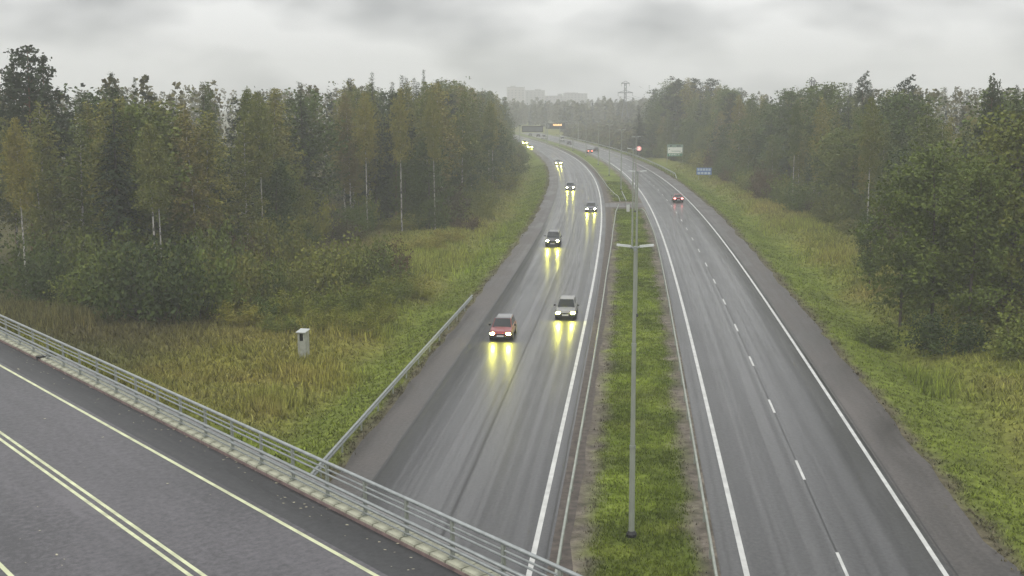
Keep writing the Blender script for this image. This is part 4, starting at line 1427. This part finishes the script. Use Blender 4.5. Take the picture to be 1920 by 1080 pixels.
# ------------------------------------------------------------------ distant woods that read as one mass
def far_wood(name, pts, label, qsize, seed):
    rng = np.random.default_rng(seed)
    VS, CS = [], []
    for (x, y, h, sp) in pts:
        z0 = float(terrain_z(x, y))
        n = 150 if y > 450 else 230
        if sp:
            f = 1 - np.sqrt(rng.random(n)); zf = .06 + .94 * f
            r = (1 - zf) * 2.5 * rng.uniform(.35, 1, n) + .1
            col = np.array([.022, .033, .017])
        else:
            zf = rng.uniform(.22, 1, n)
            r = 2.5 * np.sqrt(np.clip(np.sin(np.pi * (.15 + .83 * (zf - .2) / .8)), 0, 1)) * rng.uniform(.4, 1, n)
            col = np.array([.085, .09, .028]) * rng.uniform(.7, 1.3) + np.array([.03, .012, .005]) * rng.random()
        a = rng.random(n) * 6.283
        c = np.stack([x + r * np.cos(a), y + r * np.sin(a), z0 + zf * h], 1)
        V, _ = cards(c, qsize * (1.3 if y > 450 else 1.0), rng, .8)
        VS.append(V); CS.append(np.repeat(col[None] * rng.uniform(.75, 1.25, (n, 1)), 4, 0))
    V = np.concatenate(VS); C = np.concatenate(CS)
    me = arr_mesh(name, V, np.arange(len(V)).reshape(-1, 4), M['blade'], C)
    return kind(tag(link(name, me), label, 'woodland'), 'stuff')


rg = random.Random(21)
pl, prr, pf = [], [], []
for _ in range(420):
    y = rg.uniform(140, 600); x = -rg.uniform(28, 60 + y * .42)
    e = np.interp(y, L_EDGEPTS[4:, 1], L_EDGEPTS[4:, 0])
    if x > e - 20: continue
    pl.append((x, y, rg.uniform(17.5, 21.5) + max(0, (y - 250)) * .009, rg.random() < .35))
for _ in range(420):
    y = rg.uniform(110, 600); x = rg.uniform(60, 80 + y * .47)
    e = np.interp(y, R_EDGEPTS[:, 1], R_EDGEPTS[:, 0])
    if x < e + 20: continue
    prr.append((x, y, rg.uniform(16.5, 20.5) + max(0, (y - 250)) * .010, rg.random() < .35))
for _ in range(620):
    y = rg.uniform(640, 1000); x = rg.uniform(-60, 150)
    if x < 0.09 * (y - 640) + 24 and y < 700: continue
    pf.append((x, y, rg.uniform(12, 17) + (3 if rg.random() < .1 else 0), rg.random() < .3))
for _ in range(220):                                            # scattered young trees on the far slope
    y = rg.uniform(560, 660); x = rg.uniform(np.interp(y, [560, 660], [34, 30]), 75)
    pf.append((x, y, rg.uniform(3, 9) * (1 if x > 50 else .6), rg.random() < .2))
for _ in range(230):
    y = rg.uniform(425, 600); x0_ = float(RP(11.0, y)[0]); x1_ = float(np.interp(y, R_EDGEPTS[:, 1], R_EDGEPTS[:, 0])) + 4
    if x1_ > x0_:
        f_ = rg.random()
        pf.append((x0_ + f_ * (x1_ - x0_), y, rg.uniform(1.5, 4.0) + 4.5 * f_, rg.random() < .15))
far_wood('left_wood_interior', pl, 'depths of the left wood behind its first rows of trees', .62, 1)
far_wood('right_wood_interior', prr, 'depths of the right wood behind its first rows of trees', .62, 2)
far_wood('distant_wood', pf, 'hazy distant wood beyond the bend of the motorway', .95, 3)


# ------------------------------------------------------------------ apartment blocks and power line in the haze
def block(px0, px1, ytop, d, dep, label, mat, extra=()):
    def wx(p): return (p - 960) / FPX * d
    zt = CAMH + (190 - ytop) * d / FPX
    b = empty('apartment_block', (wx(px0), d, float(terrain_z(wx(px0), d))))
    w = wx(px1) - wx(px0); h = zt - b.location.z
    MB().box(0, w, 0, dep, -1, h).obj('wall', M[mat], b)
    rf = MB().box(-.3, w + .3, -.3, dep + .3, h + .004, h + .5).obj('roof', M['broof'], b)
    for (a, c, hh) in extra:
        MB().box(a * w, c * w, 2, dep - 2, h + .505, h + hh).obj('stair_tower', M['bwall2'], rf)
    nfl = int(h / 3.0)
    wm = MB().box(-.8, .8, -.06, .04, -.7, .7).mesh('window', M['bwin'])
    nx = int(w / 4.2)
    for fl in range(max(0, nfl - 4), nfl):
        for k in range(nx):
            link('window', wm, b, ((k + .5) * w / nx, -.02, fl * 3.0 + 1.9))
    tag(b, label, 'building', 'apartment blocks in the haze')


block(952, 985, 165, 1480, 18, 'leftmost and tallest hazy apartment block on the horizon', 'bwall', ((.2, .5, 2.2),))
block(986, 1022, 171, 1495, 18, 'hazy apartment block right of the tallest one', 'bwall2', ((.5, .8, 2.0),))
block(1023, 1056, 181, 1510, 18, 'lower hazy apartment block in the middle of the horizon group', 'bwall', ((.7, .95, 3.0),))
block(1057, 1101, 177, 1490, 18, 'rightmost hazy apartment block with a flat roof', 'bwall2', ((.05, .6, 1.8),))


def pylon(px, d, ytop, wpx, label):
    x = (px - 960) / FPX * d
    z0 = float(terrain_z(x, d))
    H = CAMH + (190 - ytop) * d / FPX - z0
    p = empty('power_pylon', (x, d, z0))
    m = MB()
    def hw(z): return max(.5, 3.2 * (1 - z / (H * .72))) if z < H * .72 else .5
    zs = list(np.linspace(0, H, 13))
    for sx in (-1, 1):
        for sy in (-1, 1):
            MB().tube([(sx * hw(z), sy * hw(z), z) for z in zs], .16, 4).obj('leg', M['steel_d'], p)
    for a, c in zip(zs[:-1], zs[1:]):
        for s in (-1, 1):
            for fx in (0, 1):
                q = [(s * hw(a), hw(a), a), (-s * hw(c), hw(c), c)] if fx == 0 else [(hw(a), s * hw(a), a), (hw(c), -s * hw(c), c)]
                m.tube(q, .09, 3)
    m.obj('bracing', M['steel_d'], p)
    A = wpx / 2 * d / FPX
    for z, a in ((H * .80, A), (H * .985, A * .55)):
        c = MB()
        c.tube([(-a, 0, z), (a, 0, z)], .2, 4).tube([(-a, 0, z), (0, 0, z + 1.3)], .12, 4).tube([(a, 0, z), (0, 0, z + 1.3)], .12, 4)
        c.obj('cross_arm', M['steel_d'], p)
        for s in (-1, 0, 1):
            if s or z < H * .9:
                MB().tube([(s * a * .95, 0, z), (s * a * .95, 0, z - 1.6)], .12, 5).obj('insulator', M['galv_d'], p)
    tag(p, label, 'pylon', 'power pylons')
    return [(x + s * A * .95, d, z0 + H * .80 - 1.6) for s in (-1, 0, 1)]


c1 = pylon(1171, 640, 157, 28, 'lattice power pylon rising from the hazy wood right of the apartment blocks')
c2 = pylon(1517, 420, 154, 22, 'power pylon top just showing above the right wood')
for k, (a, b) in enumerate(zip(c1, c2)):
    pts = []
    for f in np.linspace(0, 1, 18):
        q = [a[i] + (b[i] - a[i]) * f for i in range(3)]; q[2] -= 4 * 5.0 * f * (1 - f); pts.append(q)
    o = MB().tube(pts, .05, 4).obj('power_line', M['black'])
    tag(o, ('left', 'middle', 'right')[k] + ' one of the three sagging power lines between the two pylons', 'power line', 'power lines')


# ------------------------------------------------------------------ grass and weeds (nobody could count them)
def blades(name, x, y, hgt, width, per, label, seed, lean=.45, colmul=1.0, keep_u=None):
    rng = np.random.default_rng(seed)
    x = np.repeat(x, per); y = np.repeat(y, per); hgt = np.repeat(hgt, per)
    n = len(x)
    x = x + rng.normal(size=n) * .10; y = y + rng.normal(size=n) * .10
    z = terrain_z(x, y) - .03
    hh = hgt * rng.uniform(.5, 1.2, n); a = rng.random(n) * 6.283; ln = rng.uniform(.1, lean, n) * hh
    w = width * rng.uniform(.6, 1.4, n)
    b = rng.random(n) * 6.283
    V = np.stack([np.stack([x - w * np.cos(b), y - w * np.sin(b), z], 1), np.stack([x + w * np.cos(b), y + w * np.sin(b), z], 1),
                  np.stack([x + np.cos(a) * ln, y + np.sin(a) * ln, z + hh], 1)], 1).reshape(-1, 3)
    col = ground_colour(x, y) * rng.uniform(.55, 1.9, (n, 1)) * colmul
    col = np.repeat(col, 3, 0)
    me = arr_mesh(name, V, np.arange(3 * n).reshape(-1, 3), M['blade'], col)
    return kind(tag(link(name, me), label, 'grass'), 'stuff')


def scatter(n, u0, u1, y0, y1, rng, p=1.6):
    """more tufts near the camera"""
    y = y0 + (y1 - y0) * rng.random(n) ** p
    u = rng.uniform(u0, u1, n)
    x, _ = RP(u, y)
    return x, y, u


rng = np.random.default_rng(99)
x, y, u = scatter(95000, -64, L_OUT - .1, 40, 330, rng)
n_, t_ = x * BN[0] + y * BN[1], x * BD[0] + y * BD[1]
ok = n_ > 17.3
x, y, u = x[ok], y[ok], u[ok]
dl = L_OUT - u
tall = sstep(4, 10, dl) * (0.35 + 0.75 * vnoise(x, y, 4.0, 12)) * sstep(.25, .75, vnoise(x, y, 8.0, 13) + .25)
blades('meadow_grass', x, y, .18 + .42 * tall, .055, 4, 'green and straw-coloured rough grass of the left meadow', 5, 1.1)
x, y, u = scatter(46000, R_OUT + .1, 30, 36, 330, rng)
dr = u - R_OUT
tall = sstep(4.5, 10, dr) * (0.3 + 0.8 * vnoise(x, y, 4.0, 14))
blades('verge_grass', x, y, .17 + .42 * tall, .055, 4, 'green and straw-coloured grass of the right verge', 6, 1.1)
x, y, u = scatter(30000, -10.35, -5.3, 22, 260, rng)
ok = ~((y > 193) & (y < 206)); ed = np.minimum(u + 10.35, -5.3 - u)
ok &= rng.random(len(u)) < sstep(-.1, .9, ed)
blades('median_grass', x[ok], y[ok], np.full(ok.sum(), .15), .035, 5, 'short green grass of the median between the guardrails', 7, colmul=1.0)
# tall pale reeds and weeds in patches
cx, cy, hh = [], [], []
for (px, py, rad, n, h) in ((150, 612, 3.2, 420, 1.3), (510, 750, 1.6, 260, .8), (640, 590, 4.0, 700, 1.0), (660, 610, 3.0, 400, .9), (600, 700, 3.0, 300, .7), (820, 480, 7.0, 700, .9),
                            (900, 430, 8.0, 600, .8), (60, 590, 3.5, 300, 1.0), (760, 500, 4, 400, .9), (1500, 420, 6, 500, .9), (1600, 480, 5, 450, .9), (1450, 385, 6, 450, .9), (1700, 700, 3, 300, .9)):
    gx, gy = px_ground(px, py)
    cx.append(gx + rng.normal(size=n) * rad * .55); cy.append(gy + rng.normal(size=n) * rad * .8); hh.append(np.full(n, h))
cx = np.concatenate(cx); cy = np.concatenate(cy); hh = np.concatenate(hh)
ok = (cx * BN[0] + cy * BN[1] > 18) & ((UOF(cx, cy) < L_OUT - 3) | (UOF(cx, cy) > R_OUT + 4))
blades('tall_weeds', cx[ok], cy[ok], hh[ok], .045, 6, 'clumps of tall yellowed weeds and reeds on the meadow and verge', 8, .5, 1.35)

# ------------------------------------------------------------------ haze
hz = MB().box(-1620, 1620, -110, 1680, -3.5, 75).obj('haze', M['white'])
hm = bpy.data.materials.new('haze_air'); hm.use_nodes = True
hm.node_tree.nodes.clear()
hm.cycles.volume_sampling = 'DISTANCE'
ho = hm.node_tree.nodes.new('ShaderNodeOutputMaterial')
pv = hm.node_tree.nodes.new('ShaderNodeVolumePrincipled')
pv.inputs['Color'].default_value = (0.96, 0.97, 0.96, 1)
pv.inputs['Density'].default_value = 0.00085
pv.inputs['Anisotropy'].default_value = 0.2
hm.node_tree.links.new(pv.outputs[0], ho.inputs['Volume'])
hz.data.materials.clear(); hz.data.materials.append(hm)
kind(tag(hz, 'pale damp haze filling the air over the motorway', 'haze'), 'stuff')
